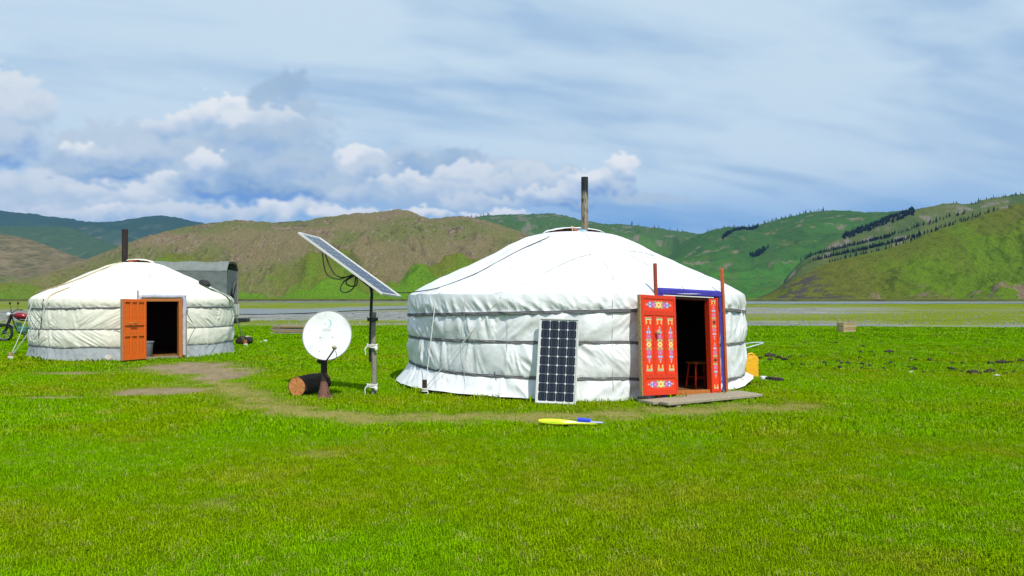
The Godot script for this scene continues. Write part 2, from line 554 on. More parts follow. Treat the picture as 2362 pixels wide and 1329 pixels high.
func build_ground() -> void:
	var zs := PackedFloat32Array([60.0, 25.0, 10.0, 4.0, 0.0, -2.0])
	var z := -3.2
	while z > -9000.0:
		zs.append(z)
		z -= maxf(0.17, -z * 0.02) if z > -60.0 else -z * 0.03
		if z < -600.0 and z > -680.0: z += (-z * 0.03) - 2.0
	var xs := PackedFloat32Array()
	var half := PackedFloat32Array()
	var x := 0.0
	while x < 9000.0:
		half.append(x)
		x += 0.17 if x < 9.0 else maxf(0.17, x * 0.025)
	for i in range(half.size() - 1, 0, -1): xs.append(-half[i])
	xs.append_array(half)
	var P := PackedVector3Array()
	var C := PackedColorArray()
	for a in zs:
		for b in xs:
			P.append(Vector3(b, ground_h(b, a), a))
			C.append(ground_tone(b, a))
	var g := Geo.new()
	g.grid(P, xs.size(), zs.size(), Vector3.UP, C)
	print("ground ", xs.size(), " x ", zs.size())
	structure("ground", g, M.ground, true)

# ------------------------------------------------------------------ hills
var hill_of := {}
func hill_tone(kind: String, p: Vector3, t: float, s: float, steep: float) -> Color:
	var a := n_mid.get_noise_2d(p.x * 0.0042, p.z * 0.0042)
	var b := n_fine.get_noise_2d(p.x * 0.016, p.z * 0.016 + p.y * 0.01)
	var k := n_fine.get_noise_3d(p.x * 0.06, p.y * 0.06, p.z * 0.06)
	var k2 := n_fine.get_noise_3d(p.x * 0.15, p.y * 0.15, p.z * 0.15 + 80.0)
	match kind:
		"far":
			var c := Color(0.036, 0.080, 0.036).lerp(Color(0.060, 0.110, 0.045), ss(0.1, 0.6, t + a * 0.5))  # forest green, darkened for the cloud shadow lying on this mountain
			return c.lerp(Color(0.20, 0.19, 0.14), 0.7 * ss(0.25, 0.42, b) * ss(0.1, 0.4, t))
		"mid":
			var c := Color(0.070, 0.125, 0.045).lerp(Color(0.10, 0.15, 0.04), ss(0.3, 0.8, t + a * 0.5))
			c = c.lerp(Color(0.05, 0.09, 0.045), 0.6 * ss(0.0, 0.3, k))
			return c.lerp(Color(0.24, 0.22, 0.17), 0.9 * ss(0.10, 0.3, b + 0.5 * a - 0.15) * ss(0.1, 0.35, t))
		"tan":
			var c := Color(0.20, 0.165, 0.075).lerp(Color(0.12, 0.22, 0.02), ss(0.36, 0.62, t + a * 0.45 + b * 0.2))
			c = c.lerp(Color(0.27, 0.21, 0.12), 0.7 * ss(0.05, 0.3, b + 0.4 * k))
			return c.lerp(Color(0.06, 0.07, 0.03), 0.6 * ss(0.1, 0.3, k + 0.4 * k2 - 0.3 * b))
		"brown":
			var g := ss(0.36, 0.66, t + a * 0.30 + b * 0.10 - 0.04 * k + 0.35 * n_low.get_noise_2d(p.x * 0.0021, 40.0))
			var brown := Color(0.210, 0.175, 0.080).lerp(Color(0.160, 0.170, 0.050), ss(-0.3, 0.3, a)).lerp(Color(0.21, 0.15, 0.085), 0.6 * ss(0.05, 0.4, b))
			var lush := Color(0.150, 0.175, 0.018).lerp(Color(0.120, 0.240, 0.010), ss(0.62, 0.92, t + b * 0.2))
			var c := brown.lerp(lush, g)
			var rock := ss(0.10, 0.28, k2 * 0.8 + 0.4 * k + 0.35 * b + 0.35 * a + steep * 0.3 - 0.26) * (1.0 - g)
			c = c.lerp(Color(0.055, 0.047, 0.032), 0.75 * rock)
			return c.lerp(Color(0.30, 0.245, 0.18), 0.7 * ss(0.16, 0.30, -k2 * 0.8 + 0.3 * b - 0.05) * (1.0 - g))
		"green":
			var c := Color(0.07, 0.14, 0.035).lerp(Color(0.085, 0.195, 0.035), ss(0.2, 0.7, t + a * 0.4))
			return c.lerp(Color(0.20, 0.19, 0.14), 0.85 * ss(0.20, 0.36, b + 0.3 * a + 0.3 * k - 0.28 * t))
		"meadow":
			var c := Color(0.058, 0.140, 0.028).lerp(Color(0.072, 0.205, 0.030), ss(0.2, 0.9, t + a * 0.5))
			c = c.lerp(Color(0.11, 0.15, 0.035), 0.6 * ss(0.1, 0.4, b)).lerp(Color(0.045, 0.10, 0.03), 0.55 * ss(0.05, 0.3, n_fine.get_noise_2d(p.x * 0.006, p.z * 0.05)))
			return c.lerp(Color(0.24, 0.21, 0.15), 0.8 * ss(0.38, 0.50, b + 0.3 * a + 0.25 * k) * ss(0.75, 0.5, t))
		"spur":
			var c := Color(0.075, 0.125, 0.035).lerp(Color(0.12, 0.15, 0.04), ss(-0.2, 0.4, a + b * 0.5))
			return c.lerp(Color(0.23, 0.21, 0.17), 0.9 * ss(0.12, 0.3, b + 0.25 * k) * ss(0.02, 0.08, t) * ss(0.5, 0.3, t))
		_:
			var c := Color(0.125, 0.155, 0.016).lerp(Color(0.115, 0.195, 0.009), ss(-0.25, 0.45, a + b * 0.4 + (t - 0.5) * 0.6 + 0.5 * (s - 0.3)))
			c = c.lerp(Color(0.150, 0.145, 0.030), 0.5 * ss(0.05, 0.4, -a + b * 0.3)).lerp(Color(0.070, 0.095, 0.010), 0.5 * ss(0.05, 0.35, k * 0.7 + k2 * 0.6 - 0.3 * a))
			var foot := ss(0.68, 0.82, t + b * 0.15) * ss(0.995, 0.97, t)
			c = c.lerp(Color(0.22, 0.165, 0.10), foot * ss(-0.12, 0.2, k + b + 0.4 * ss(0.28, 0.40, s) - 0.25))
			var crag := ss(0.13, 0.10, s) * ss(0.0, 0.2, b * 0.6 + k + 0.05)
			return c.lerp(Color(0.09, 0.08, 0.065), crag)
func hill(called: String, kind: String, crest: Array, run: Array, nu: int, nv: int, amp: float, wave: float, skew := 0.0, power := 1.25) -> void:
	# crest: rows of [bearing, elevation, depth]; run: rows of [bearing, length of the slope towards the valley]
	var P := PackedVector3Array()
	var T := PackedVector2Array()
	var x0: float = crest[0][0]
	var x1: float = crest[-1][0]
	var ys := []
	var ds := []
	for r in crest:
		ys.append([r[0], r[1]]); ds.append([r[0], r[2]])
	var tops := []
	for j in nu:
		var f := float(j) / (nu - 1)
		var px := lerpf(x0, x1, f)
		var py := 0.0
		# soften the polyline a little
		for o in [-9.0, 0.0, 9.0]: py += table(ys, px + o) / 3.0
		var w := spot(px, py, table(ds, px))
		w.y += 0.006 * w.y * n_fine.get_noise_1d(px * 0.06) * 2.0
		tops.append([w, table(run, px)])
	for i in nv:
		var q := float(i) / (nv - 1)
		var t := lerpf(-0.45, 1.0, q)
		if t > 0.0: t = pow(t, 1.1)
		for j in nu:
			var w: Vector3 = tops[j][0]
			var L: float = tops[j][1]
			var bell := sin(PI * clampf(t, 0.0, 1.0))
			var gx := w.x + skew * L * t + wave * 0.15 * n_low.get_noise_2d(w.x / wave, t * 2.0 + 8.0) * bell
			var gz := w.z + L * t
			var h := w.y
			if t >= 0.0:
				h *= lerpf(pow(1.0 - t, power), 0.5 + 0.5 * cos(PI * t), 0.35)
				var rid := n_ridge.get_noise_2d(gx / wave, gz / wave * 0.45)
				var sm := n_mid.get_noise_2d(gx / wave * 1.7, gz / wave * 1.7)
				var fine := n_fine.get_noise_2d(gx / wave * 6.0, gz / wave * 6.0)
				var edge := ss(0.0, 0.5, t) * ss(1.0, 0.8, t)
				h += w.y * amp * edge * (rid * 0.55 - 0.25 + sm * 0.45 + fine * 0.14)
				h += w.y * amp * 0.05 * fine * ss(1.0, 0.9, t)
			else:
				h *= 1.0 + t * 0.9
			if t >= 1.0: h = -2.0
			P.append(Vector3(gx, h, gz))
			T.append(Vector2(t, float(j) / (nu - 1)))
	var C := PackedColorArray()
	for i in nv:
		for j in nu:
			var k := i * nu + j
			var du := P[i * nu + mini(j + 1, nu - 1)] - P[i * nu + maxi(j - 1, 0)]
			var dv := P[mini(i + 1, nv - 1) * nu + j] - P[maxi(i - 1, 0) * nu + j]
			var nm := du.cross(dv).normalized()
			C.append(hill_tone(kind, P[k], T[k].x, T[k].y, 1.0 - absf(nm.y)))
	var g := Geo.new()
	g.grid(P, nu, nv, Vector3.UP, C)
	var o := structure(called, g, M.hill, true)
	hill_of[String(o.name)] = [P, nu, nv, x0, x1]
func crest_point(called: String, px: float, t: float) -> Vector3:
	# a point on a hill near its crest, t of the slope below it
	var a: Array = hill_of[called]
	var P: PackedVector3Array = a[0]
	var nu: int = a[1]
	var nv: int = a[2]
	var j := clampi(int(round((px - a[3]) / (a[4] - a[3]) * (nu - 1))), 0, nu - 1)
	var tt := pow(t, 1.0 / 1.1) if t > 0.0 else t
	var i := clampf((tt + 0.45) / 1.45 * (nv - 1), 0, nv - 2)
	var k := int(i)
	return P[k * nu + j].lerp(P[(k + 1) * nu + j], i - k)
func build_hills() -> void:
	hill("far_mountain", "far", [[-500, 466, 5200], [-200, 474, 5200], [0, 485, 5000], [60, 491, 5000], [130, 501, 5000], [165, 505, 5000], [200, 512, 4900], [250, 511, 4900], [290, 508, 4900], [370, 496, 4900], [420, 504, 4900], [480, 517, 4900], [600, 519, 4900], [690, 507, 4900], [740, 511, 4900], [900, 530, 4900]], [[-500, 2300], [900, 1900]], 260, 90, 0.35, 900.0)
	hill("left_shoulder", "mid", [[-500, 506, 3300], [-100, 519, 3300], [0, 522, 3300], [120, 521, 3250], [165, 525, 3200], [210, 544, 3100], [271, 566, 3000], [330, 592, 2900], [420, 625, 2800], [520, 660, 2700]], [[-500, 1300], [100, 1200], [520, 500]], 220, 90, 0.3, 520.0)
	hill("left_slope", "tan", [[-500, 575, 2000], [-150, 552, 2000], [-40, 541, 2000], [20, 542, 2000], [60, 549, 1980], [100, 563, 1950], [150, 585, 1900], [200, 607, 1850], [260, 634, 1800], [340, 668, 1700], [400, 690, 1650]], [[-500, 900], [60, 850], [400, 260]], 220, 100, 0.26, 330.0)
	hill("brown_hill", "brown", [[-40, 693, 1250], [10, 680, 1250], [40, 667, 1250], [100, 642, 1260], [200, 603, 1280], [300, 569, 1310], [400, 531, 1330], [440, 521, 1350], [480, 515, 1360], [520, 511, 1360], [560, 508, 1370], [590, 510, 1380], [640, 514, 1390], [700, 510, 1400], [740, 503, 1400], [800, 494, 1420], [840, 492, 1430], [890, 487, 1440], [925, 483, 1450], [950, 488, 1450], [975, 499, 1450], [1000, 506, 1440], [1040, 499, 1420], [1070, 499, 1400], [1110, 508, 1390], [1150, 517, 1380], [1200, 536, 1360], [1240, 549, 1340], [1300, 590, 1320], [1360, 625, 1300], [1440, 660, 1250], [1520, 693, 1250]], [[-40, 250], [200, 400], [400, 520], [700, 620], [1000, 640], [1250, 560], [1520, 250]], 720, 230, 0.44, 300.0, 0.10)
	hill("middle_mountain", "green", [[900, 545, 2600], [1000, 520, 2600], [1080, 506, 2600], [1110, 498, 2600], [1170, 495, 2600], [1220, 494, 2600], [1270, 491, 2600], [1300, 497, 2600], [1340, 508, 2600], [1390, 516, 2600], [1450, 518, 2600], [1500, 525, 2600], [1560, 532, 2600], [1610, 539, 2550], [1680, 550, 2500], [1800, 570, 2500]], [[900, 1200], [1300, 1300], [1800, 1200]], 360, 130, 0.32, 380.0)
	hill("right_mountain", "meadow", [[1400, 692, 2050], [1440, 662, 2050], [1520, 595, 2080], [1580, 556, 2100], [1620, 538, 2100], [1660, 526, 2100], [1690, 522, 2100], [1712, 526, 2100], [1740, 521, 2080], [1800, 504, 2060], [1850, 492, 2050], [1900, 486, 2050], [1940, 485, 2050], [1990, 489, 2050], [2040, 489, 2050], [2120, 482, 2000], [2250, 480, 2000], [2420, 480, 2000]], [[1440, 900], [1700, 1250], [2420, 1100]], 420, 160, 0.20, 420.0, -0.12)
	hill("wooded_spur", "spur", [[1835, 692, 1500], [1850, 640, 1500], [1880, 590, 1500], [1910, 562, 1500], [1950, 542, 1500], [2000, 523, 1500], [2060, 500, 1500], [2100, 486, 1500], [2140, 477, 1500], [2180, 469, 1500], [2205, 468, 1500], [2235, 471, 1500], [2270, 460, 1500], [2340, 448, 1500], [2420, 440, 1500], [2700, 420, 1500]], [[1835, 100], [2100, 330], [2700, 450]], 260, 90, 0.16, 160.0)
	hill("wooded_spur", "spur", [[1790, 692, 1280], [1815, 640, 1280], [1845, 602, 1280], [1875, 587, 1280], [1940, 571, 1280], [2010, 554, 1280], [2060, 541, 1280], [2130, 517, 1280], [2200, 496, 1280], [2300, 470, 1280], [2420, 450, 1280], [2700, 425, 1280]], [[1790, 90], [2100, 200], [2700, 300]], 220, 70, 0.14, 130.0)
	hill("wooded_spur", "spur", [[1780, 692, 1080], [1815, 650, 1080], [1850, 616, 1080], [1880, 600, 1080], [1930, 587, 1080], [1990, 575, 1080], [2050, 561, 1080], [2110, 545, 1080], [2170, 525, 1080], [2240, 500, 1080], [2362, 468, 1080], [2500, 440, 1080], [2700, 420, 1080]], [[1780, 100], [2100, 180], [2700, 260]], 220, 70, 0.14, 120.0)
	hill("near_slope", "near", [[1745, 692, 840], [1775, 680, 840], [1800, 665, 840], [1825, 648, 850], [1850, 634, 860], [1915, 604, 880], [1970, 591, 890], [2030, 578, 890], [2090, 561, 890], [2160, 532, 890], [2240, 505, 890], [2362, 466, 880], [2500, 430, 870], [2800, 400, 860]], [[1755, 90], [1850, 170], [2000, 220], [2362, 225], [2800, 200]], 420, 180, 0.32, 120.0, -0.10)

# ------------------------------------------------------------------ materials
func wood(col: Color, rough := 0.8, scale := 1.0) -> StandardMaterial3D:
	var m := mat(col, rough)
	m.albedo_texture = M.grain_tex
	m.uv1_triplanar = true
	m.uv1_scale = Vector3(9.0, 0.9, 9.0) * scale
	m.normal_enabled = true
	m.normal_texture = M.bump_tex
	m.normal_scale = 0.5
	return m
func cloth(col: Color, rough: float, spec := 0.4) -> StandardMaterial3D:
	var m := mat(col, rough, 0.0, spec)
	return tri_tex(m, M.smudge_tex, 0.55, M.bump_tex, 0.12, false)
func crumple(seed_: int, freq: float) -> NoiseTexture2D:
	var f := FastNoiseLite.new()
	f.seed = seed_; f.noise_type = FastNoiseLite.TYPE_SIMPLEX_SMOOTH; f.frequency = freq
	f.fractal_type = FastNoiseLite.FRACTAL_RIDGED; f.fractal_octaves = 3
	f.domain_warp_enabled = true; f.domain_warp_amplitude = 22.0; f.domain_warp_frequency = 0.012
	var x := NoiseTexture2D.new()
	x.width = 512; x.height = 512; x.seamless = true; x.noise = f
	x.as_normal_map = true; x.bump_strength = 7.0
	return x
func set_materials() -> void:
	var g := mat(Color.WHITE, 1.0, 0, 0.0)
	g.vertex_color_use_as_albedo = true
	tri_tex(g, noise_tex(5, 0.06, [[0.0, grey(0.55)], [0.45, grey(0.86)], [1.0, grey(1.0)]], 512), 0.7, noise_tex(6, 0.09, [], 512, FastNoiseLite.TYPE_SIMPLEX_SMOOTH, 5, 8.0), 1.0)
	M.ground = g
	var h := mat(Color.WHITE, 1.0, 0, 0.0)
	h.vertex_color_use_as_albedo = true
	tri_tex(h, noise_tex(15, 0.05, [[0.0, grey(0.5)], [0.4, grey(0.88)], [1.0, grey(1.0)]], 512), 0.012, noise_tex(16, 0.06, [], 512, FastNoiseLite.TYPE_SIMPLEX_SMOOTH, 5, 9.0), 1.0)
	M.hill = h
	var w := mat(lin(0.16, 0.19, 0.21), 0.16, 0.0, 0.6)
	w.normal_enabled = true
	w.normal_texture = noise_tex(31, 0.03, [], 512, FastNoiseLite.TYPE_SIMPLEX_SMOOTH, 4, 6.0)
	w.uv1_triplanar = true; w.uv1_world_triplanar = true; w.uv1_scale = Vector3(0.15, 0.15, 0.15)
	M.water = w
	var gb := mat(Color.WHITE, 0.8, 0, 0.04)
	gb.vertex_color_use_as_albedo = true
	gb.backlight = Color(0.30, 0.42, 0.005)
	M.blade = gb
	M.grain_tex = noise_tex(41, 0.05, [[0.0, grey(0.62)], [0.5, grey(0.9)], [1.0, grey(1.0)]], 256)
	M.bump_tex = noise_tex(42, 0.06, [], 256, FastNoiseLite.TYPE_SIMPLEX_SMOOTH, 4, 4.0)
	M.smudge_tex = noise_tex(43, 0.012, [[0.0, grey(0.86)], [0.35, grey(0.97)], [0.55, grey(1.0)], [1.0, grey(1.0)]], 512)
	M.crumple_tex = crumple(44, 0.016)
	M.white_vinyl = tri_tex(mat(lin(0.78, 0.80, 0.82), 0.36, 0.0, 0.5), M.smudge_tex, 0.55, M.crumple_tex, 0.16, false)
	M.cream_canvas = tri_tex(mat(lin(0.73, 0.72, 0.63), 0.75, 0.0, 0.3), M.smudge_tex, 0.55, M.crumple_tex, 0.14, false)
	M.grey_tarp = cloth(lin(0.33, 0.36, 0.38), 0.7, 0.3)
	M.grey_rope = tri_tex(mat(lin(0.23, 0.23, 0.24), 0.9), M.grain_tex, 4.0, M.bump_tex, 0.5, false)
	M.white_rope = mat(lin(0.7, 0.7, 0.66), 0.9)
	M.thread = mat(lin(0.42, 0.44, 0.44), 0.9)
	M.felt = tri_tex(mat(lin(0.16, 0.10, 0.07), 1.0, 0, 0.05), M.grain_tex, 1.0, null, 1.0, false)  # darker than real felt, interior shade is put into the colour
	M.floor_wood = wood(lin(0.30, 0.13, 0.04), 0.6)
	M.red_paint = wood(lin(0.84, 0.046, 0.004), 0.5)
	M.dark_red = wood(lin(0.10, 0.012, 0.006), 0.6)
	M.orange_paint = wood(lin(0.62, 0.12, 0.012), 0.5)
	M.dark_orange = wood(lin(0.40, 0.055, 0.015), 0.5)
	M.orange_wood = wood(lin(0.52, 0.17, 0.028), 0.6)
	M.orange_door = wood(lin(0.90, 0.165, 0.006), 0.5)
	M.raw_wood = wood(lin(0.46, 0.33, 0.15), 0.8)
	M.pale_wood = wood(lin(0.58, 0.45, 0.25), 0.7)
	M.red_board = wood(lin(0.12, 0.045, 0.025), 0.8)
	M.weathered_wood = wood(lin(0.30, 0.27, 0.21), 0.9)
	M.grey_wood = wood(lin(0.31, 0.29, 0.23), 0.9)
	M.blue_cloth = cloth(lin(0.045, 0.038, 0.33), 0.7)
	M.lilac_cloth = cloth(lin(0.42, 0.43, 0.52), 0.7)
	M.black_cloth = cloth(lin(0.02, 0.02, 0.022), 0.7)
	M.green_cloth = cloth(lin(0.07, 0.16, 0.08), 0.8)
	M.black_rubber = mat(lin(0.015, 0.015, 0.016), 0.6)
	M.dark_metal = mat(lin(0.03, 0.03, 0.032), 0.45, 0.4)
	M.brass = mat(lin(0.5, 0.33, 0.12), 0.4, 0.6)
	var red := lin(0.74, 0.040, 0.004)
	var im := Image.create(72, 400, false, Image.FORMAT_RGB8)
	im.fill(red)
	lens(im, 36, 200, 22, 128)
	bracket(im, 36, 24, 24, 1.0); bracket(im, 36, 376, 24, -1.0)
	M.tall_print = print_mat(im)
	im = Image.create(96, 300, false, Image.FORMAT_RGB8)
	im.fill(red)
	lens(im, 48, 150, 33, 128)
	im.rotate_90(CLOCKWISE)
	M.wide_print = print_mat(im)
	im = Image.create(44, 640, false, Image.FORMAT_RGB8)
	im.fill(red)
	for c in [165, 425]:
		lens(im, 22, c, 15, 122, Color(0.35, 0.12, 0.05))
		for k in 30: im.fill_rect(Rect2i(22 - (15 - absi(k - 15)), c - 15 + k, 2 * (15 - absi(k - 15)) + 1, 1), Color(0.42, 0.14, 0.05))
	bracket(im, 22, 16, 16, 1.0); bracket(im, 22, 618, 16, -1.0)
	M.jamb_print = print_mat(im)
	M.white_alu = mat(lin(0.62, 0.62, 0.60), 0.45, 0.1)
	M.back_sheet = mat(lin(0.66, 0.68, 0.68), 0.6)
	M.solar_cell = mat(lin(0.004, 0.006, 0.018), 0.5, 0.0, 0.05)
	M.busbar = mat(lin(0.16, 0.18, 0.22), 0.5, 0.2)
	var gl := mat(Color(0.9, 0.95, 1.0, 0.004), 0.03, 0.0, 0.5)
	gl.transparency = BaseMaterial3D.TRANSPARENCY_ALPHA
	M.glass = gl
	M.rust_dark = tri_tex(mat(lin(0.030, 0.018, 0.015), 0.8), M.smudge_tex, 2.0, M.bump_tex, 0.4, false)
	M.rust = tri_tex(mat(Color.WHITE, 0.9), noise_tex(51, 0.03, [[0.0, lin(0.05, 0.02, 0.014)], [0.5, lin(0.17, 0.075, 0.05)], [1.0, lin(0.28, 0.15, 0.11)]], 256), 3.0, M.bump_tex, 0.6, false)
	M.white_paint = tri_tex(mat(lin(0.66, 0.69, 0.69), 0.45), M.smudge_tex, 0.4, null, 1.0, false)
	M.rim_metal = mat(lin(0.30, 0.31, 0.32), 0.5, 0.3)
	M.faded_blue = mat(lin(0.40, 0.60, 0.68), 0.6)
	M.faded_grey = mat(lin(0.42, 0.45, 0.48), 0.6)
	M.cream_plastic = mat(lin(0.55, 0.46, 0.32), 0.6)
	M.bark = tri_tex(mat(Color.WHITE, 1.0), noise_tex(52, 0.05, [[0.0, lin(0.008, 0.005, 0.004)], [0.5, lin(0.035, 0.022, 0.015)], [1.0, lin(0.12, 0.075, 0.045)]], 256), 3.0, M.bump_tex, 1.0, false)
	var si := Image.create(128, 128, false, Image.FORMAT_RGB8)
	for yy in 128:
		for xx in 128:
			var q := Vector2(xx - 60, yy - 68)
			var r := q.length() + 3.0 * n_low.get_noise_2d(xx * 0.05, yy * 0.05)
			var k := 0.5 + 0.5 * sin(r * 0.9 + n_mid.get_noise_2d(xx * 0.04, yy * 0.04) * 3.0)
			var c := lin(0.52, 0.18, 0.05).lerp(lin(0.72, 0.36, 0.12), k * 0.6 + 0.4 * n_mid.get_noise_2d(xx * 0.07, yy * 0.02))
			c = c.lerp(lin(0.10, 0.035, 0.018), ss(0.25, 0.45, absf(n_mid.get_noise_2d(atan2(q.y, q.x) * 3.0, r * 0.01))) * 0.6)
			si.set_pixel(xx, yy, c.lerp(lin(0.05, 0.02, 0.012), ss(59.0, 63.0, Vector2(xx - 64, yy - 64).length())))
	M.sawn = print_mat(si, 0.9)
	M.stone = tri_tex(mat(lin(0.36, 0.34, 0.29), 0.95), M.grain_tex, 3.0, M.bump_tex, 0.6, false)
	M.white_stone = tri_tex(mat(lin(0.62, 0.60, 0.54), 0.95), M.grain_tex, 3.0, M.bump_tex, 0.6, false)
	M.old_plank = wood(lin(0.42, 0.37, 0.27), 0.95)
	M.old_plank.uv1_scale = Vector3(0.7, 9.0, 9.0)
	M.earth = tri_tex(mat(lin(0.055, 0.045, 0.030), 1.0), M.grain_tex, 3.0, M.bump_tex, 1.0, false)
	M.pipe_rusty = tri_tex(mat(Color.WHITE, 0.8, 0.1), noise_tex(55, 0.04, [[0.0, lin(0.008, 0.006, 0.006)], [0.55, lin(0.022, 0.014, 0.013)], [1.0, lin(0.09, 0.035, 0.025)]], 256), 1.4, M.bump_tex, 0.4, false)
	# soot-blackened end over streaked brown tin, with scrawled marks low down
	var pi := Image.create(128, 512, false, Image.FORMAT_RGB8)
	for yy in 512:
		for xx in 128:
			var st := n_mid.get_noise_2d(xx * 0.12, yy * 0.006)
			var bl := n_mid.get_noise_2d(xx * 0.03, yy * 0.03 + 50.0)
			var c := lin(0.17, 0.135, 0.085).lerp(lin(0.30, 0.27, 0.21), 0.5 + 0.7 * st).lerp(lin(0.10, 0.06, 0.03), ss(0.05, 0.5, bl))
			c = c.lerp(lin(0.006, 0.006, 0.008), ss(450.0, 478.0, yy + st * 34.0 + bl * 26.0))
			pi.set_pixel(xx, yy, c)
	for a in [[300, 10.0, 4.0], [322, 9.0, 3.0], [334, 11.0, 2.0]]:
		for k in 60:
			var t := k / 59.0 * TAU * 0.8
			for x0 in [8, 52, 96]: dot(pi, x0 + 14.0 + a[1] * cos(t + a[2]), a[0] + a[1] * 0.8 * sin(t * 1.5), 1.6, lin(0.01, 0.01, 0.01))
	M.pipe_sooty = print_mat(pi, 0.7)
	M.grey_plastic = mat(lin(0.17, 0.20, 0.23), 0.5)
	M.yellow_plastic = tri_tex(mat(lin(0.82, 0.42, 0.015), 0.45), M.smudge_tex, 2.0, null, 1.0, false)
	M.pale_tube = mat(lin(0.42, 0.52, 0.52), 0.4, 0.2)
	M.neon_yellow = mat(lin(0.72, 0.82, 0.01), 0.5)
	M.neon_green = mat(lin(0.12, 0.75, 0.02), 0.5)
	M.bright_blue = mat(lin(0.01, 0.05, 0.68), 0.5)
	M.pale_blue = mat(lin(0.36, 0.40, 0.62), 0.5)
	M.canvas_grey = cloth(lin(0.14, 0.165, 0.165), 0.8, 0.2)
	M.canvas_light = cloth(lin(0.18, 0.205, 0.195), 0.8, 0.2)
	M.truck_white = tri_tex(mat(lin(0.55, 0.55, 0.52), 0.5), M.smudge_tex, 1.5, null, 1.0, false)
	M.chrome = mat(lin(0.5, 0.5, 0.5), 0.15, 1.0)
	M.tank_red = mat(lin(0.22, 0.006, 0.016), 0.25)
	M.teal_paint = mat(lin(0.05, 0.16, 0.13), 0.5)
	M.headlight = mat(lin(0.55, 0.6, 0.65), 0.1, 0.2)
	M.needles = mat(Color.WHITE, 0.95, 0, 0.1)
	M.needles.vertex_color_use_as_albedo = true
	M.trunk = mat(lin(0.05, 0.035, 0.025), 1.0)
	M.pebble = mat(Color.WHITE, 0.95, 0, 0.2)
	M.pebble.vertex_color_use_as_albedo = true
	M.dark_bundle = cloth(lin(0.025, 0.010, 0.012), 0.8)
	M.pale_blue_rag = cloth(lin(0.30, 0.50, 0.68), 0.8)
	M.dark_glass = mat(lin(0.01, 0.012, 0.014), 0.08)

# ------------------------------------------------------------------ painted ornament (flat print on door panels)
func dot(im: Image, cx: float, cy: float, r: float, c: Color, hole := 0.0) -> void:
	for y in range(maxi(0, int(cy - r)), mini(im.get_height(), int(cy + r) + 2)):
		for x in range(maxi(0, int(cx - r)), mini(im.get_width(), int(cx + r) + 2)):
			var d := Vector2(x + 0.5 - cx, y + 0.5 - cy).length()
			if d < r and d >= hole: im.set_pixel(x, y, c)
func lens(im: Image, cx: float, cy: float, wd: float, ln: float, centre := Color(0.98, 0.80, 0.50)) -> void:
	var cream := Color(0.97, 0.93, 0.80)
	for pass_ in 2:
		var o := 1.3 if pass_ == 0 else 0.0
		for s in [-1.0, 1.0]:
			var y: float = cy + s * ln * 0.43
			dot(im, cx, y, wd * 0.78 + o, cream if pass_ == 0 else Color(0.62, 0.12, 0.52))
			y = cy + s * ln * 0.66
			for q in [-1.0, 1.0]: dot(im, cx + q * wd * 0.42, y, wd * 0.40 + o, cream if pass_ == 0 else Color(0.12, 0.33, 0.72))
			dot(im, cx, cy + s * ln * 0.83, wd * 0.34 + o, cream if pass_ == 0 else Color(0.25, 0.25, 0.62))
			dot(im, cx, cy + s * ln * 0.95, wd * 0.16 + o, cream if pass_ == 0 else Color(0.95, 0.62, 0.22))
			for q in [-1.0, 1.0]: dot(im, cx + q * wd * 0.55, cy + s * ln * 0.23, wd * 0.42 + o, cream if pass_ == 0 else Color(0.15, 0.50, 0.22))
		for k in 6: dot(im, cx + wd * 0.5 * cos(k * TAU / 6), cy + wd * 0.5 * sin(k * TAU / 6), wd * 0.36 + o, cream if pass_ == 0 else centre)
	for s in [-1.0, 1.0]:
		var y: float = cy + s * ln * 0.43
		dot(im, cx, y, wd * 0.56, Color(0.92, 0.52, 0.74), wd * 0.34)
		dot(im, cx, y, wd * 0.14, Color(0.98, 0.85, 0.9))
		for q in [-1.0, 1.0]:
			dot(im, cx + q * wd * 0.42, cy + s * ln * 0.66, wd * 0.24, Color(0.80, 0.88, 0.97))
			dot(im, cx + q * wd * 0.55, cy + s * ln * 0.23, wd * 0.24, Color(0.88, 0.93, 0.66))
			dot(im, cx + q * wd * 0.55, cy + s * ln * 0.23, wd * 0.12, Color(0.80, 0.10, 0.03))
		dot(im, cx, cy + s * ln * 0.83, wd * 0.15, Color(0.9, 0.9, 0.98))
	dot(im, cx, cy, wd * 0.26, Color(0.92, 0.45, 0.15))
	dot(im, cx, cy, wd * 0.13, Color(0.30, 0.18, 0.08))
func bracket(im: Image, cx: float, cy: float, w: float, s: float) -> void:
	im.fill_rect(Rect2i(int(cx - w), int(cy - w * 0.34), int(w * 2), int(w * 0.68)), Color(0.96, 0.92, 0.72))
	im.fill_rect(Rect2i(int(cx - w * 0.9), int(cy - w * 0.26), int(w * 1.8), int(w * 0.52)), Color(0.10, 0.48, 0.20))
	for k in 4: dot(im, cx + w * (-0.6 + 0.4 * k), cy + s * w * 0.05, w * 0.15, Color(0.93, 0.93, 0.80))
	for q in [-1.0, 1.0]:
		dot(im, cx + q * w * 0.75, cy + s * w * 0.60, w * 0.26, Color(0.98, 0.78, 0.42), w * 0.10)
		dot(im, cx + q * w * 0.58, cy + s * w * 1.0, w * 0.24, Color(0.98, 0.78, 0.42), w * 0.08)
		dot(im, cx + q * w * 0.74, cy + s * w * 1.35, w * 0.20, Color(0.96, 0.85, 0.5), w * 0.07)
func print_mat(im: Image, rough := 0.42) -> StandardMaterial3D:
	var m := mat(Color.WHITE, rough)
	im.generate_mipmaps()
	m.albedo_texture = ImageTexture.create_from_image(im)
	return m

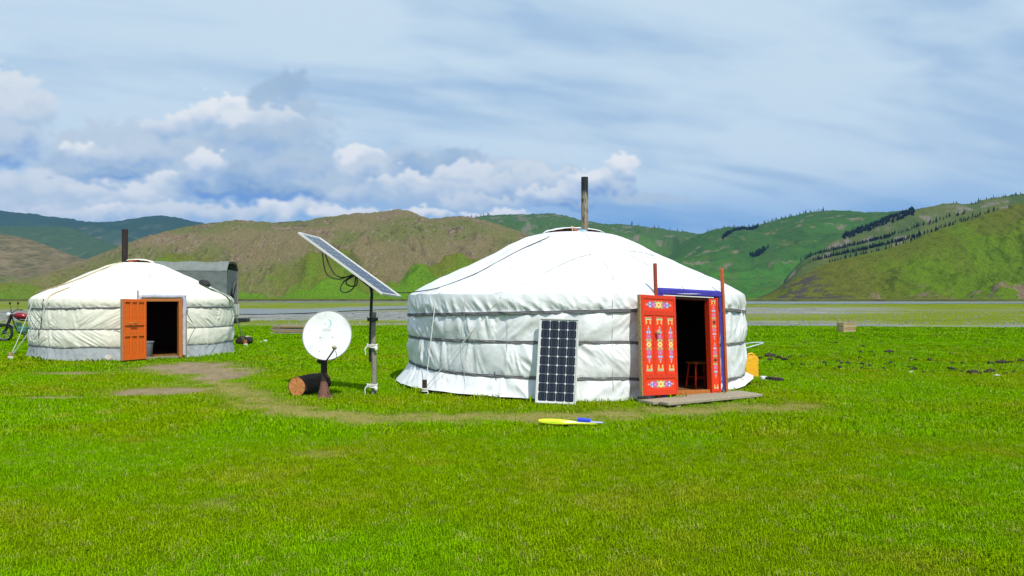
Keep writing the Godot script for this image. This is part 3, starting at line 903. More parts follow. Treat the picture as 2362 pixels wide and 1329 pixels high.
# ------------------------------------------------------------------ the round tents
func roof_h(y: Dictionary, r: float) -> float:
	var pr: Array = y.prof
	for i in pr.size() - 1:
		if r >= pr[i + 1][0]:
			var f: float = (r - pr[i][0]) / (pr[i + 1][0] - pr[i][0])
			return lerpf(pr[i][1], pr[i + 1][1], f)
	return pr[-1][1]
func roof_p(y: Dictionary, th: float, r: float) -> Vector3:
	var h := roof_h(y, r)
	var mid: float = ss(y.ring, y.ring + 0.5, r) * ss(y.R, y.R - 0.3, r)
	var arc: float = th * y.R
	var f: float = (r - y.ring) / (y.R - y.ring)
	h += mid * (0.004 * cos(th * y.poles) - 0.004)                               # cloth dips between the roof poles
	h += mid * 0.022 * n_low.get_noise_2d(th * 3.0 + y.seed, r * 1.2)
	h += mid * 0.016 * n_ridge.get_noise_2d(th * 1.3 + r * 0.35 + y.seed, r * 0.9) * ss(0.3, 0.95, f)
	var e := ss(y.R - 0.5, y.R, r)
	h += e * 0.018 * n_mid.get_noise_2d(arc * 1.3, 5.0 + y.seed)
	return Vector3(sin(th) * r, h, cos(th) * r)
func wall_p(y: Dictionary, th: float, h: float) -> Vector3:
	var b: Array = y.bands.call(th)
	var hem: float = y.hem.call(th)
	var nodes := [hem, b[2], b[1], b[0]]
	var arc: float = th * y.R
	var r: float = y.R
	var i := 0
	while i < 2 and h > nodes[i + 1]: i += 1
	var f := clampf((h - nodes[i]) / (nodes[i + 1] - nodes[i]), 0.0, 1.0)
	var near := minf(absf(h - b[0]), minf(absf(h - b[1]), absf(h - b[2])))
	var bulge := sin(PI * f)
	if i == 0:
		var fl: float = y.flare.call(th)
		r += fl * pow(1.0 - f, 1.25)
		r += 0.022 * (1.0 - f) * n_mid.get_noise_2d(arc * 2.6 + y.seed, 3.0) + 0.012 * bulge * n_low.get_noise_2d(arc * 5.0, h * 2.0)
	else:
		r += 0.035 * bulge * (0.7 + 0.5 * n_low.get_noise_2d(arc * 0.7, i * 7.0 + y.seed))
	var sh: float = y.shear
	# folds slant one way or the other from stretch to stretch of the cloth
	sh *= clampf(n_low.get_noise_2d(arc * 0.45 + y.seed, i * 3.0) * 5.0 + 0.4, -1.0, 1.0)
	var fold := n_fold.get_noise_2d((arc + h * sh) * y.fold_f + y.seed, h * 0.5 + i * 13.0)
	var crk := n_fold.get_noise_2d((arc + h * sh * 1.3) * y.fold_f * 2.6 + 40.0, h * 1.3 + i * 5.0 + y.seed)
	var busy := ss(-0.35, 0.35, n_low.get_noise_2d(arc * 0.8 + 20.0, h * 1.2 + i * 4.0 + y.seed))
	r += y.fold_a * (0.45 + 0.55 * bulge) * (fold - 0.3) + y.crinkle * busy * (0.3 + 0.7 * bulge) * (crk - 0.3)
	r += 0.011 * exp(-near / 0.06) * n_mid.get_noise_2d((arc + h * sh * 0.5) * 5.5, i * 9.0 + y.seed) * y.gather
	r -= 0.010 * exp(-near / 0.02)
	return Vector3(sin(th) * r, h, cos(th) * r)
func skirt_p(y: Dictionary, th: float, f: float) -> Vector3:
	# the roof cloth hanging over the wall: f 0 at the eave, 1 under the top band
	var b: Array = y.bands.call(th)
	var top := roof_p(y, th, y.R)
	var arc: float = th * y.R
	var h := lerpf(top.y, b[0] - 0.005, f)
	var r: float = y.R + 0.020 * sin(PI * minf(f * 1.15, 1.0)) + 0.012
	r += 0.030 * f * (n_fold.get_noise_2d((arc + h * 0.7) * y.fold_f * 2.2 + y.seed, f * 0.5 + 3.0) - 0.35) * y.droop
	r += 0.012 * f * n_mid.get_noise_2d(arc * 6.0 + h * 2.0, y.seed) * y.gather
	return Vector3(sin(th) * r, h, cos(th) * r)
func build_shell(y: Dictionary, root: Node3D) -> void:
	var t0: float = y.door + y.gap
	var t1: float = y.door - y.gap + TAU
	# wall cloth
	var nu: int = y.na
	var nv := 60
	var P := PackedVector3Array()
	for i in nv:
		for j in nu:
			var th := lerpf(t0, t1, float(j) / (nu - 1))
			var b: Array = y.bands.call(th)
			P.append(wall_p(y, th, lerpf(y.hem.call(th), b[0] + 0.01, float(i) / (nv - 1))))
	var g := Geo.new()
	if y.has("skirt_m"):
		# the lowest strip is a separate grey cloth
		var k := 12
		var A := PackedVector3Array()
		for i in k:
			for j in nu:
				var th := lerpf(t0, t1, float(j) / (nu - 1))
				var b: Array = y.bands.call(th)
				A.append(wall_p(y, th, lerpf(y.hem.call(th), b[2] + 0.006, float(i) / (k - 1))))
		var gs := Geo.new()
		gs.grid(A, nu, k, Vector3.UP, null, null, Vector3(0, 0.8, 0))
		part("ground_cloth", gs, y.skirt_m, root)
		P.clear()
		for i in nv:
			for j in nu:
				var th := lerpf(t0, t1, float(j) / (nu - 1))
				var b: Array = y.bands.call(th)
				P.append(wall_p(y, th, lerpf(b[2] - 0.012, b[0] + 0.01, float(i) / (nv - 1))) * Vector3(1.004, 1, 1.004))
	g.grid(P, nu, nv, Vector3.UP, null, null, Vector3(0, 0.8, 0))
	part("wall_cloth", g, y.cloth, root)
	# roof cloth and its hanging edge
	var gr := Geo.new()
	P = PackedVector3Array()
	nv = 40
	for i in nv:
		for j in nu:
			var th: float = lerpf(0, TAU, float(j) / (nu - 1)) + y.door
			P.append(roof_p(y, th, lerpf(y.ring, y.R, pow(float(i) / (nv - 1), 0.9))))
	gr.grid(P, nu, nv, Vector3.UP)
	P = PackedVector3Array()
	nv = 16
	for i in nv:
		for j in nu:
			P.append(skirt_p(y, lerpf(t0, t1, float(j) / (nu - 1)), float(i) / (nv - 1)))
	gr.grid(P, nu, nv, Vector3.UP, null, null, Vector3(0, 1.2, 0))
	part("roof_cloth", gr, y.roof_m, root)
	# felt inside, coloured dark to stand in for the dim interior
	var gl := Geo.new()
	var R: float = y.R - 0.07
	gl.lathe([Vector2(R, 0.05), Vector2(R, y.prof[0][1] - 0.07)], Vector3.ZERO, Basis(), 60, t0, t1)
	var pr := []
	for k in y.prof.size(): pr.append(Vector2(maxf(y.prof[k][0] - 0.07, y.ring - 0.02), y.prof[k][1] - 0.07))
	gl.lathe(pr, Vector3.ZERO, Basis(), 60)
	part("darkened_lining", gl, M.felt, root)
	var gf := Geo.new()
	gf.lathe([Vector2(0.0, 0.07), Vector2(R - 0.02, 0.07), Vector2(R - 0.02, 0.0)], Vector3.ZERO, Basis(), 48)
	part("floor", gf, M.floor_wood, root)
	# bands of rope round the wall
	for k in 3:
		var gb := Geo.new()
		for s in y.strands:
			var pts := []
			for j in 261:
				var th := lerpf(t0 - 0.01, t1 + 0.01, j / 260.0)
				var b: Array = y.bands.call(th)
				var off: float = (s - (y.strands - 1) * 0.5) * y.rope_r * 1.9
				var w := skirt_p(y, th, 1.0) if k == 0 else wall_p(y, th, b[k])
				var dir := Vector3(sin(th), 0, cos(th))
				var rad := Vector2(w.x, w.z).length() + 0.014 + 0.003 * sin(j * 1.3 + s * 2.0)
				pts.append(dir * rad + Vector3(0, b[k] + off + 0.003 * sin(j * 0.7 + s), 0))
			gb.tube(pts, y.rope_r, 5)
		part("rope_band", gb, y.rope_m, root)
func roof_hit(y: Dictionary, px: float, py: float, lift := 0.012) -> Vector3:
	# where a line of sight meets the roof, relative to the tent's base
	var c: Vector3 = y.at
	var d: float = -c.z - y.R - 0.5
	while d < -c.z + y.R:
		var p := spot(px, py, d) - c
		var r := Vector2(p.x, p.z).length()
		if r < y.R:
			var q := roof_p(y, atan2(p.x, p.z), maxf(r, y.ring))
			if p.y <= q.y: return q + Vector3(0, lift, 0)
		d += 0.01
	return spot(px, py, -c.z) - c
func wall_hit(y: Dictionary, px: float, py: float, lift := 0.02) -> Vector3:
	var c: Vector3 = y.at
	var d: float = -c.z - y.R - 0.6
	while d < -c.z + 0.5:
		var p := spot(px, py, d) - c
		var th := atan2(p.x, p.z)
		var b: Array = y.bands.call(th)
		var w := wall_p(y, th, p.y) if p.y < b[0] else skirt_p(y, th, clampf((y.prof[0][1] - p.y) / (y.prof[0][1] - b[0]), 0, 1))
		if Vector2(p.x, p.z).length() <= Vector2(w.x, w.z).length() + lift: return p
		d += 0.01
	return spot(px, py, -c.z) - c
func crown(y: Dictionary, root: Node3D, rise: float) -> void:
	# the wooden crown ring: rim, an arched beam across and spokes
	var h: float = y.prof[-1][1]
	var r: float = y.ring
	var gr := Geo.new()
	var pts := []
	for k in 41: pts.append(Vector3(sin(TAU * k / 40.0) * (r - 0.03), h - 0.06, cos(TAU * k / 40.0) * (r - 0.03)))
	gr.tube(pts, 0.035, 6, false)
	var ring := part("crown_ring", gr, M.orange_paint, root)
	for a in [0.0, PI / 2]:
		var gb := Geo.new()
		var arc := []
		for k in 17:
			var f := lerpf(-1.0, 1.0, k / 16.0)
			arc.append(Vector3(cos(a) * r * f, h + rise * (1.0 - f * f), -sin(a) * r * f - 0.0))
		gb.tube(arc, 0.034, 6)
		part("arch_beam", gb, M.orange_paint, ring)
	# the smoke flap folded over the far half
	var P := PackedVector3Array()
	var nu := 25
	var nv := 12
	for i in nv:
		for j in nu:
			var f := lerpf(-1.12, 1.12, float(j) / (nu - 1))
			var zz := lerpf(-0.12, 1.0, float(i) / (nv - 1))
			var q := minf(f * f + zz * zz * 0.95, 1.6)
			var hh := h + rise * (1.0 - minf(q, 1.0)) + 0.06 - maxf(q - 1.0, 0.0) * 0.22
			hh += 0.012 * n_mid.get_noise_2d(f * 3.0, zz * 3.0) - (0.035 if i == 0 else (0.010 if i == 1 else 0.0))
			P.append(Vector3(f * r, hh, -zz * r * 1.15 + 0.02))
	var gc := Geo.new()
	gc.grid(P, nu, nv, Vector3.UP)
	part("smoke_flap", gc, y.roof_m, root)
func crown_rags(y: Dictionary, root: Node3D) -> void:
	var h: float = y.prof[-1][1]
	var g := Geo.new()
	g.lump(Vector3(0.10, h + 0.02, 0.30), Vector3(0.13, 0.035, 0.09), 0.5, n_mid, 14, Basis(), 1.6)
	part("pale_blue_rag", g, M.pale_blue_rag, root)
	g = Geo.new()
	g.box(Vector3(-0.03, h + 0.09, 0.12), Vector3(0.05, 0.012, 0.34), Basis(Vector3.RIGHT, 0.35), 0.004)
	part("strap", g, M.pale_wood, root)
func ropes(y: Dictionary, called: String, lines: Array, rad: float, m: Material, root: Node3D, lift := 0.012) -> void:
	for l in lines:
		var pts := []
		for a in l: pts.append(roof_hit(y, a[0], a[1], lift))
		var g := Geo.new()
		g.tube(curve(pts, 8), rad, 5)
		part(called, g, m, root)
func door_node(y: Dictionary, out: float, lean: float, roll: float) -> Transform3D:
	var n := Vector3(sin(y.door), 0, cos(y.door))
	var u := Vector3(cos(y.door), 0, -sin(y.door))
	var b := Basis(u, Vector3.UP, n) * Basis(Vector3.RIGHT, -lean) * Basis(Vector3.BACK, roll)
	return Transform3D(b, n * (y.R + out))

func big_tent() -> void:
	var at := Vector3(1.22, 0, -15.24)
	var y := {"at": at, "R": 3.21, "ring": 0.56, "door": deg_to_rad(31.0), "gap": 0.215, "na": 880, "poles": 60, "seed": 3.0,
		"prof": [[3.21, 1.685], [3.12, 1.745], [2.85, 1.885], [2.2, 2.19], [1.6, 2.475], [1.3, 2.645], [0.95, 2.80], [0.72, 2.865], [0.56, 2.89]],
		"shear": 0.75, "fold_f": 1.1, "fold_a": 0.042, "crinkle": 0.026, "gather": 1.6, "droop": 1.5, "strands": 3, "rope_r": 0.0095,
		"cloth": M.white_vinyl, "roof_m": M.white_vinyl, "rope_m": M.grey_rope}
	y.bands = func(th: float) -> Array:
		var t := rad_to_deg(wrapf(th, -PI, PI))
		return [table([[-180, 1.31], [-80, 1.30], [-30, 1.37], [10, 1.425], [50, 1.42], [95, 1.29], [180, 1.31]], t),
			table([[-180, 0.88], [-80, 0.90], [10, 0.925], [45, 0.83], [95, 0.80], [180, 0.88]], t),
			table([[-180, 0.38], [-80, 0.43], [-40, 0.37], [10, 0.36], [45, 0.225], [95, 0.22], [180, 0.38]], t)]
	y.hem = func(th: float) -> float:
		var t := rad_to_deg(wrapf(th, -PI, PI))
		return table([[-180, 0.05], [-90, 0.07], [-50, 0.075], [-25, 0.06], [-5, 0.02], [12, 0.015], [42, 0.04], [55, 0.06], [70, 0.14], [95, 0.16], [140, 0.06], [180, 0.05]], t) + 0.008 * n_mid.get_noise_1d(th * 9.0)
	y.flare = func(th: float) -> float:
		var t := rad_to_deg(wrapf(th, -PI, PI))
		return table([[-180, 0.12], [-85, 0.25], [-45, 0.20], [-15, 0.07], [15, 0.02], [50, 0.05], [75, 0.16], [100, 0.20], [180, 0.12]], t)
	var root := thing("round_tent", "large bright white round tent with ornate red painted door standing open", "tent", at)
	build_shell(y, root)
	crown(y, root, 0.075)
	crown_rags(y, root)
	# raised floor boards seen under the lifted hem
	for k in 5:
		var th := deg_to_rad(62.0 + k * 9.0)
		var gp := Geo.new()
		gp.box(Vector3(sin(th) * 3.22, 0.09, cos(th) * 3.22), Vector3(0.36, 0.17, 0.035), Basis(Vector3.UP, th), 0.006)
		part("base_board", gp, M.raw_wood, root)
	for k in 7:
		var th := deg_to_rad(-92.0 + k * 12.0)
		var gp := Geo.new()
		gp.box(Vector3(sin(th) * 3.17, 0.05, cos(th) * 3.17), Vector3(0.5, 0.09, 0.04), Basis(Vector3.UP, th), 0.006)
		part("base_board", gp, M.red_board, root)
	# a rope over the roof and its tie lines
	ropes(y, "roof_rope", [[[1142, 688], [1180, 671], [1230, 645], [1280, 618], [1330, 596], [1380, 584], [1430, 579], [1480, 583], [1510, 592]]], 0.006, M.thread, root, 0.004)
	ropes(y, "roof_rope", [[[1010, 687], [1060, 660], [1110, 632], [1180, 596], [1262, 552]]], 0.005, M.white_rope, root)
	for l in [[[1156, 684], [1100, 755], [1040, 826], [985, 890]], [[1004, 697], [1000, 740], [993, 830], [985, 890]]]:
		var a := wall_hit(y, l[0][0], l[0][1])
		var b := on_ground(981, 909) - at + Vector3(0, 0.10, 0)
		var g := Geo.new()
		var pts := []
		for k in 9: pts.append(a.lerp(b, k / 8.0))
		g.tube(pts, 0.007, 5)
		part("guy_rope", g, M.white_rope, root)
	for l in [[[1072, 690], [1069, 760], [1068, 830], [1072, 880], [1070, 906]], [[1170, 700], [1171, 760], [1166, 840]], [[1413, 690], [1413, 760], [1413, 830], [1415, 900]]]:
		var pts := []
		for a in l: pts.append(wall_hit(y, a[0], a[1], 0.022))
		var g := Geo.new()
		g.tube(curve(pts, 5), 0.0035, 4)
		part("seam", g, M.thread, root)
	var tie := Geo.new()
	tie.tube(curve([wall_hit(y, 1140, 858), wall_hit(y, 1145, 880), wall_hit(y, 1150, 895), wall_hit(y, 1158, 908)], 5), 0.007, 5)
	part("loose_tie", tie, M.black_rubber, root)
	for k in 7:
		var th := deg_to_rad(-75.0 + k * 21.0)
		var pts := []
		for q in 14:
			var rr := lerpf(0.62, 3.17, q / 13.0)
			pts.append(roof_p(y, th + 0.01 * sin(q * 0.9), rr) + Vector3(0, 0.003, 0))
		var g := Geo.new()
		g.tube(curve(pts, 3), 0.0035, 4)
		part("roof_seam", g, M.thread, root)
	big_door(y, root)

func big_door(y: Dictionary, root: Node3D) -> void:
	var T := door_node(y, -0.02, deg_to_rad(4.5), deg_to_rad(-2.0))
	var frame := Node3D.new()
	frame.name = "door_frame"
	frame.transform = T
	root.add_child(frame)
	var red: Material = M.red_paint
	for s in [-1.0, 1.0]:
		var g := Geo.new()
		g.box(Vector3(s * 0.412, 0.86, 0.065), Vector3(0.036, 1.60, 0.115), Basis(), 0.006)
		g.box(Vector3(s * 0.588, 0.86, 0.06), Vector3(0.036, 1.60, 0.12), Basis(), 0.006)
		g.box(Vector3(s * 0.50, 0.86, 0.05), Vector3(0.142, 1.60, 0.11), Basis(), 0.003)
		part("jamb", g, red, frame)
		var q := Geo.new()
		q.quad(Vector3(s * 0.50 - 0.065, 0.10, 0.109), Vector3(s * 0.50 + 0.065, 0.10, 0.109), Vector3(s * 0.50 + 0.065, 1.62, 0.109), Vector3(s * 0.50 - 0.065, 1.62, 0.109), Vector3.BACK)
		part("painted_strip", q, M.jamb_print, frame)
	var gl := Geo.new()
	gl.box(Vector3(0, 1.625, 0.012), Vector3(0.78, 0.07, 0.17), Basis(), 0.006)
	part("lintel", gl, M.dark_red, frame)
	var gs := Geo.new()
	gs.box(Vector3(0, 0.085, 0.0), Vector3(0.78, 0.09, 0.17), Basis(), 0.008)
	part("threshold", gs, M.orange_wood, frame)
	# blue cloth trim round the frame
	var gb := Geo.new()
	gb.box(Vector3(0.0, 1.695, 0.06), Vector3(1.38, 0.125, 0.16), Basis(), 0.03)
	part("blue_trim", gb, M.blue_cloth, frame)
	for s in [-1.0, 1.0]:
		var gt := Geo.new()
		var P := PackedVector3Array()
		for i in 24:
			for j in 5:
				var f := i / 23.0
				P.append(Vector3(s * (0.610 + 0.022 * j + 0.006 * n_mid.get_noise_1d(f * 9.0)), lerpf(0.05, 1.74, f), 0.135 - 0.002 * j * j + 0.012 * n_mid.get_noise_2d(f * 6.0, j * 0.6 + s)))
		gt.grid(P, 5, 24, Vector3.BACK)
		part("blue_trim", gt, M.blue_cloth, frame)
		var gp := Geo.new()
		gp.box(Vector3(s * 0.735, 1.09, 0.10), Vector3(0.048, 2.1, 0.05), Basis(), 0.006)
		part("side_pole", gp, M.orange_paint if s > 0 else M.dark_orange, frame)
	var flap := Geo.new()
	flap.box(Vector3(-0.05, 1.635, 0.118), Vector3(1.10, 0.016, 0.02), Basis(), 0.004)
	part("trim_edge", flap, M.white_rope, frame)
	# the open leaf
	var W := 0.765
	var H := 1.545
	var ang := deg_to_rad(4.0)
	var leaf := Geo.new()
	leaf.box(Vector3(W / 2, H / 2, 0), Vector3(W, H, 0.030), Basis(), 0.003)
	var z := 0.021
	var st := [[0.0, 0.085], [0.33, 0.40], [0.645, 0.725], [0.945, 1.0]]
	var rl := [[0.0, 0.055], [0.165, 0.215], [0.795, 0.85], [0.96, 1.0]]
	for s in [st[0], st[3]]: leaf.box(Vector3(W * (s[0] + s[1]) / 2, H / 2, z), Vector3(W * (s[1] - s[0]), H, 0.020), Basis(), 0.005)
	for r in rl: leaf.box(Vector3(W * (st[0][1] + st[3][0]) / 2, H * (r[0] + r[1]) / 2, z), Vector3(W * (st[3][0] - st[0][1]), H * (r[1] - r[0]), 0.019), Basis(), 0.005)
	for s in [st[1], st[2]]: leaf.box(Vector3(W * (s[0] + s[1]) / 2, H * (rl[1][1] + rl[2][0]) / 2, z), Vector3(W * (s[1] - s[0]), H * (rl[2][0] - rl[1][1]), 0.018), Basis(), 0.005)
	var lf := part("door_leaf", leaf, red, root)
	var hinge := T * Vector3(-0.385, 0.075, 0.135)
	var bz := T.basis * Basis(Vector3.UP, ang)
	lf.transform = Transform3D(bz, hinge - bz * Vector3(W, 0, 0))
	var ge := Geo.new()
	ge.box(Vector3(-0.008, H / 2, -0.002), Vector3(0.015, H, 0.062), Basis(), 0.003)
	for k in 6: ge.box(Vector3(-0.013, 0.09 + k * 0.265, 0.012), Vector3(0.012, 0.06, 0.02), Basis(), 0.002)
	part("leaf_edge", ge, M.raw_wood, lf)
	var fields := [[st[0][1], st[3][0], rl[0][1], rl[1][0], 1], [st[0][1], st[3][0], rl[2][1], rl[3][0], 1], [st[0][1], st[1][0], rl[1][1], rl[2][0], 0], [st[1][1], st[2][0], rl[1][1], rl[2][0], 0], [st[2][1], st[3][0], rl[1][1], rl[2][0], 0]]
	for f in fields:
		var q := Geo.new()
		var zz := 0.0185
		q.quad(Vector3(W * f[0], H * f[2], zz), Vector3(W * f[1], H * f[2], zz), Vector3(W * f[1], H * f[3], zz), Vector3(W * f[0], H * f[3], zz), Vector3.BACK)
		part("painted_panel", q, M.wide_print if f[4] == 1 else M.tall_print, lf)
	var gk := Geo.new()
	gk.lathe([Vector2(0.012, 0.0), Vector2(0.012, 0.03), Vector2(0.034, 0.04), Vector2(0.038, 0.055), Vector2(0.030, 0.072), Vector2(0.0, 0.078)], Vector3(W * 0.40, H * 0.625, 0.03), Basis(Vector3.RIGHT, PI / 2), 12)
	part("door_knob", gk, M.pale_wood, lf)
	for k in 2:
		var gh := Geo.new()
		gh.box(Vector3(W + 0.008, 0.3 + k * 0.95, 0.0), Vector3(0.02, 0.10, 0.04), Basis(), 0.004)
		part("hinge", gh, M.dark_metal, lf)

func small_tent() -> void:
	var at := Vector3(-10.92, 0, -22.49)
	var y := {"at": at, "R": 2.64, "ring": 0.42, "door": deg_to_rad(39.0), "gap": 0.205, "na": 420, "poles": 50, "seed": 31.0,
		"prof": [[2.64, 1.60], [2.60, 1.655], [2.46, 1.735], [2.1, 1.90], [1.73, 2.10], [1.2, 2.36], [0.77, 2.565], [0.55, 2.635], [0.42, 2.655]],
		"shear": 1.3, "fold_f": 1.5, "fold_a": 0.022, "crinkle": 0.020, "gather": 1.6, "droop": 0.8, "strands": 2, "rope_r": 0.011,
		"cloth": M.cream_canvas, "roof_m": M.cream_canvas, "rope_m": M.grey_rope, "skirt_m": M.grey_tarp}
	y.bands = func(th: float) -> Array:
		return [1.37 + 0.015 * sin(th * 2.0), 0.80 + 0.02 * sin(th + 1.0), 0.36 + 0.035 * n_low.get_noise_1d(th * 1.5)]
	y.hem = func(th: float) -> float: return 0.012
	y.flare = func(th: float) -> float: return 0.07 + 0.04 * n_low.get_noise_1d(th * 2.0)
	var root := thing("round_tent", "smaller cream round tent with grey ground cloth and plain orange door", "tent", at)
	build_shell(y, root)
	crown(y, root, 0.06)
	ropes(y, "roof_strap", [[[82, 676], [130, 662], [178, 646], [230, 624], [278, 606]], [[110, 690], [125, 678], [160, 664]]], 0.016, M.pale_wood, root)
	ropes(y, "roof_seam", [[[215, 652], [260, 638], [315, 629], [370, 631], [420, 640]]], 0.005, M.thread, root, 0.004)
	# guy lines to the stakes
	for l in [[78, 690, 25, 829], [112, 697, 27, 829], [538, 740, 562, 797], [541, 735, 566, 797]]:
		var a := (wall_hit(y, l[0], l[1]) if l[0] < 500 else (spot(532, 690, 21.6) - at))
		var b := on_ground(l[2], l[3]) - at + Vector3(0, 0.09, 0)
		var g := Geo.new()
		var pts := []
		for k in 7: pts.append(a.lerp(b, k / 6.0) - Vector3(0, 0.03 * sin(PI * k / 6.0), 0))
		g.tube(pts, 0.012, 5)
		part("guy_rope", g, M.white_rope, root)
	for l in [[[100, 690], [97, 715], [95, 745], [93, 760]], [[90, 762], [91, 790]]]:
		var pts := []
		for a in l: pts.append(wall_hit(y, a[0], a[1], 0.02))
		var g := Geo.new()
		g.tube(curve(pts, 4), 0.012 if l.size() == 4 else 0.022, 5)
		part("cord", g, M.black_rubber, root)
	for l in [[[424, 712], [438, 735], [450, 757]], [[450, 757], [438, 778], [432, 795]], [[262, 765], [277, 758]], [[262, 762], [278, 766]]]:
		var pts := []
		for a in l: pts.append(wall_hit(y, a[0], a[1], 0.02))
		var g := Geo.new()
		g.tube(curve(pts, 4), 0.009, 5)
		part("tie_cord", g, M.grey_rope, root)
	# frame and leaf
	var T := door_node(y, 0.0, deg_to_rad(1.5), 0.0)
	var frame := Node3D.new()
	frame.name = "door_frame"
	frame.transform = T
	root.add_child(frame)
	for s in [-1.0, 1.0]:
		var g := Geo.new()
		g.box(Vector3(s * 0.465, 0.79, 0.02), Vector3(0.10, 1.50, 0.16), Basis(), 0.006)
		part("jamb", g, M.orange_wood, frame)
		var gp := Geo.new()
		gp.tube([Vector3(s * 0.60, 0.04, 0.10), Vector3(s * 0.60, 1.0, 0.10), Vector3(s * 0.59, 1.70 + (0.12 if s < 0 else 0.0), 0.08)], 0.02, 6)
		part("side_pole", gp, M.weathered_wood, frame)
	var gl := Geo.new()
	gl.box(Vector3(0, 1.57, 0.02), Vector3(1.02, 0.075, 0.17), Basis(), 0.006)
	part("lintel", gl, M.orange_wood, frame)
	var gt := Geo.new()
	gt.box(Vector3(0, 0.05, 0.0), Vector3(0.83, 0.07, 0.16), Basis(), 0.008)
	part("threshold", gt, M.weathered_wood, frame)
	# bunched cloth round the top of the door
	var arc := []
	for k in 25:
		var f := k / 24.0
		var x := lerpf(-0.62, 0.62, f)
		var dn := 0.0
		if absf(x) > 0.5: dn = pow((absf(x) - 0.5) / 0.12, 2.0) * 0.28
		arc.append(Vector3(x, 1.665 - dn + 0.012 * n_mid.get_noise_1d(f * 8.0), 0.07))
	var ga := Geo.new()
	var rr := []
	for k in 25: rr.append(0.055 + 0.012 * n_mid.get_noise_1d(k * 0.6 + 20.0))
	ga.tube(arc, rr, 8)
	part("door_cloth", ga, M.lilac_cloth, frame)
	var gd := Geo.new()
	var Pd := PackedVector3Array()
	for i in 20:
		for j in 5: Pd.append(Vector3(0.52 + 0.022 * j, lerpf(0.1, 1.62, i / 19.0), 0.11 + 0.01 * n_mid.get_noise_2d(i * 0.4, j * 0.7)))
	gd.grid(Pd, 5, 20, Vector3.BACK)
	part("door_cloth", gd, M.lilac_cloth, frame)
	var W := 0.79
	var H := 1.545
	var leaf := Geo.new()
	leaf.box(Vector3(W / 2, H / 2, -0.01), Vector3(W, H, 0.026), Basis(), 0.003)
	var z := 0.022
	var xs := [[0.0, 0.11], [0.32, 0.41], [0.60, 0.69], [0.90, 1.0]]
	var ys := [[0.0, 0.06], [0.385, 0.455], [0.565, 0.635], [0.945, 1.0]]
	for s in [xs[0], xs[3]]: leaf.box(Vector3(W * (s[0] + s[1]) / 2, H / 2, z), Vector3(W * (s[1] - s[0]), H, 0.032), Basis(), 0.005)
	for r in ys: leaf.box(Vector3(W * 0.505, H * (r[0] + r[1]) / 2, z), Vector3(W * 0.79, H * (r[1] - r[0]), 0.031), Basis(), 0.005)
	for s in [xs[1], xs[2]]:
		for q in [[ys[0][1], ys[1][0]], [ys[2][1], ys[3][0]]]: leaf.box(Vector3(W * (s[0] + s[1]) / 2, H * (q[0] + q[1]) / 2, z), Vector3(W * (s[1] - s[0]), H * (q[1] - q[0]), 0.030), Basis(), 0.005)
	var lf := part("door_leaf", leaf, M.orange_door, root)
	var hinge := T * Vector3(-0.42, 0.045, 0.125)
	var bz := T.basis * Basis(Vector3.UP, deg_to_rad(33.0))
	lf.transform = Transform3D(bz, hinge - bz * Vector3(W, 0, 0))
	for f in [[0, 1, 0], [1, 2, 0], [2, 3, 0], [0, 1, 2], [1, 2, 2], [2, 3, 2], [0, 3, 1]]:
		var q := Geo.new()
		var xa: float = W * xs[f[0]][1]
		var xb: float = W * xs[f[1]][0]
		var ya: float = H * ys[f[2]][1]
		var yb: float = H * ys[f[2] + 1][0]
		q.box(Vector3((xa + xb) / 2, (ya + yb) / 2, 0.004), Vector3(xb - xa - 0.004, yb - ya - 0.004, 0.006), Basis(), 0.002)
		part("panel", q, M.orange_door, lf)
	var gh := Geo.new()
	gh.tube(curve([Vector3(W * 0.28, H * 0.60, 0.035), Vector3(W * 0.29, H * 0.605, 0.085), Vector3(W * 0.40, H * 0.607, 0.09), Vector3(W * 0.51, H * 0.605, 0.085), Vector3(W * 0.52, H * 0.60, 0.035)], 4), 0.014, 6)
	part("door_handle", gh, M.brass, lf)
	var ge := Geo.new()
	ge.box(Vector3(-0.008, H / 2, 0.008), Vector3(0.014, H, 0.06), Basis(), 0.003)
	part("leaf_edge", ge, M.weathered_wood, lf)
	roof_litter(y)

func roof_litter(y: Dictionary) -> void:
	# a black round bundle and a green strap lying on the right of the roof
	var at: Vector3 = y.at
	var p := roof_hit(y, 472, 660) + at
	var g := Geo.new()
	g.lump(Vector3(0, 0.06, 0), Vector3(0.17, 0.10, 0.13), 0.25, n_mid, 16, Basis(Vector3.BACK, -0.4), 1.5)
	g.lump(Vector3(0.08, 0.03, 0.05), Vector3(0.10, 0.07, 0.09), 0.25, n_mid, 12, Basis(Vector3.BACK, -0.4), 1.5)
	solo("black_bundle", g, M.black_cloth, "black rounded bundle lying on the right of the cream tent roof", "bundle", p)
	var pts := []
	for a in [[462, 655], [480, 666], [500, 674], [518, 682], [532, 688]]:
		pts.append(roof_hit(y, a[0], a[1], 0.02))
	pts[-1] = pts[-2] + Vector3(0.20, -0.10, 0.02)
	pts.append(pts[-1] + Vector3(0.04, -0.14, 0.0))
	var P := PackedVector3Array()
	var c := curve(pts, 6)
	for i in c.size():
		for j in 5: P.append(c[i] + Vector3(0.02 * (j - 2), 0.012 * (2 - absf(j - 2)) + 0.01 * n_mid.get_noise_2d(i * 0.5, j), 0.05 * (j - 2)))
	var gs := Geo.new()
	gs.grid(P, 5, c.size(), Vector3.UP)
	solo("green_strap", gs, M.green_cloth, "green cloth strap hanging off the right edge of the cream tent roof", "strap", at)

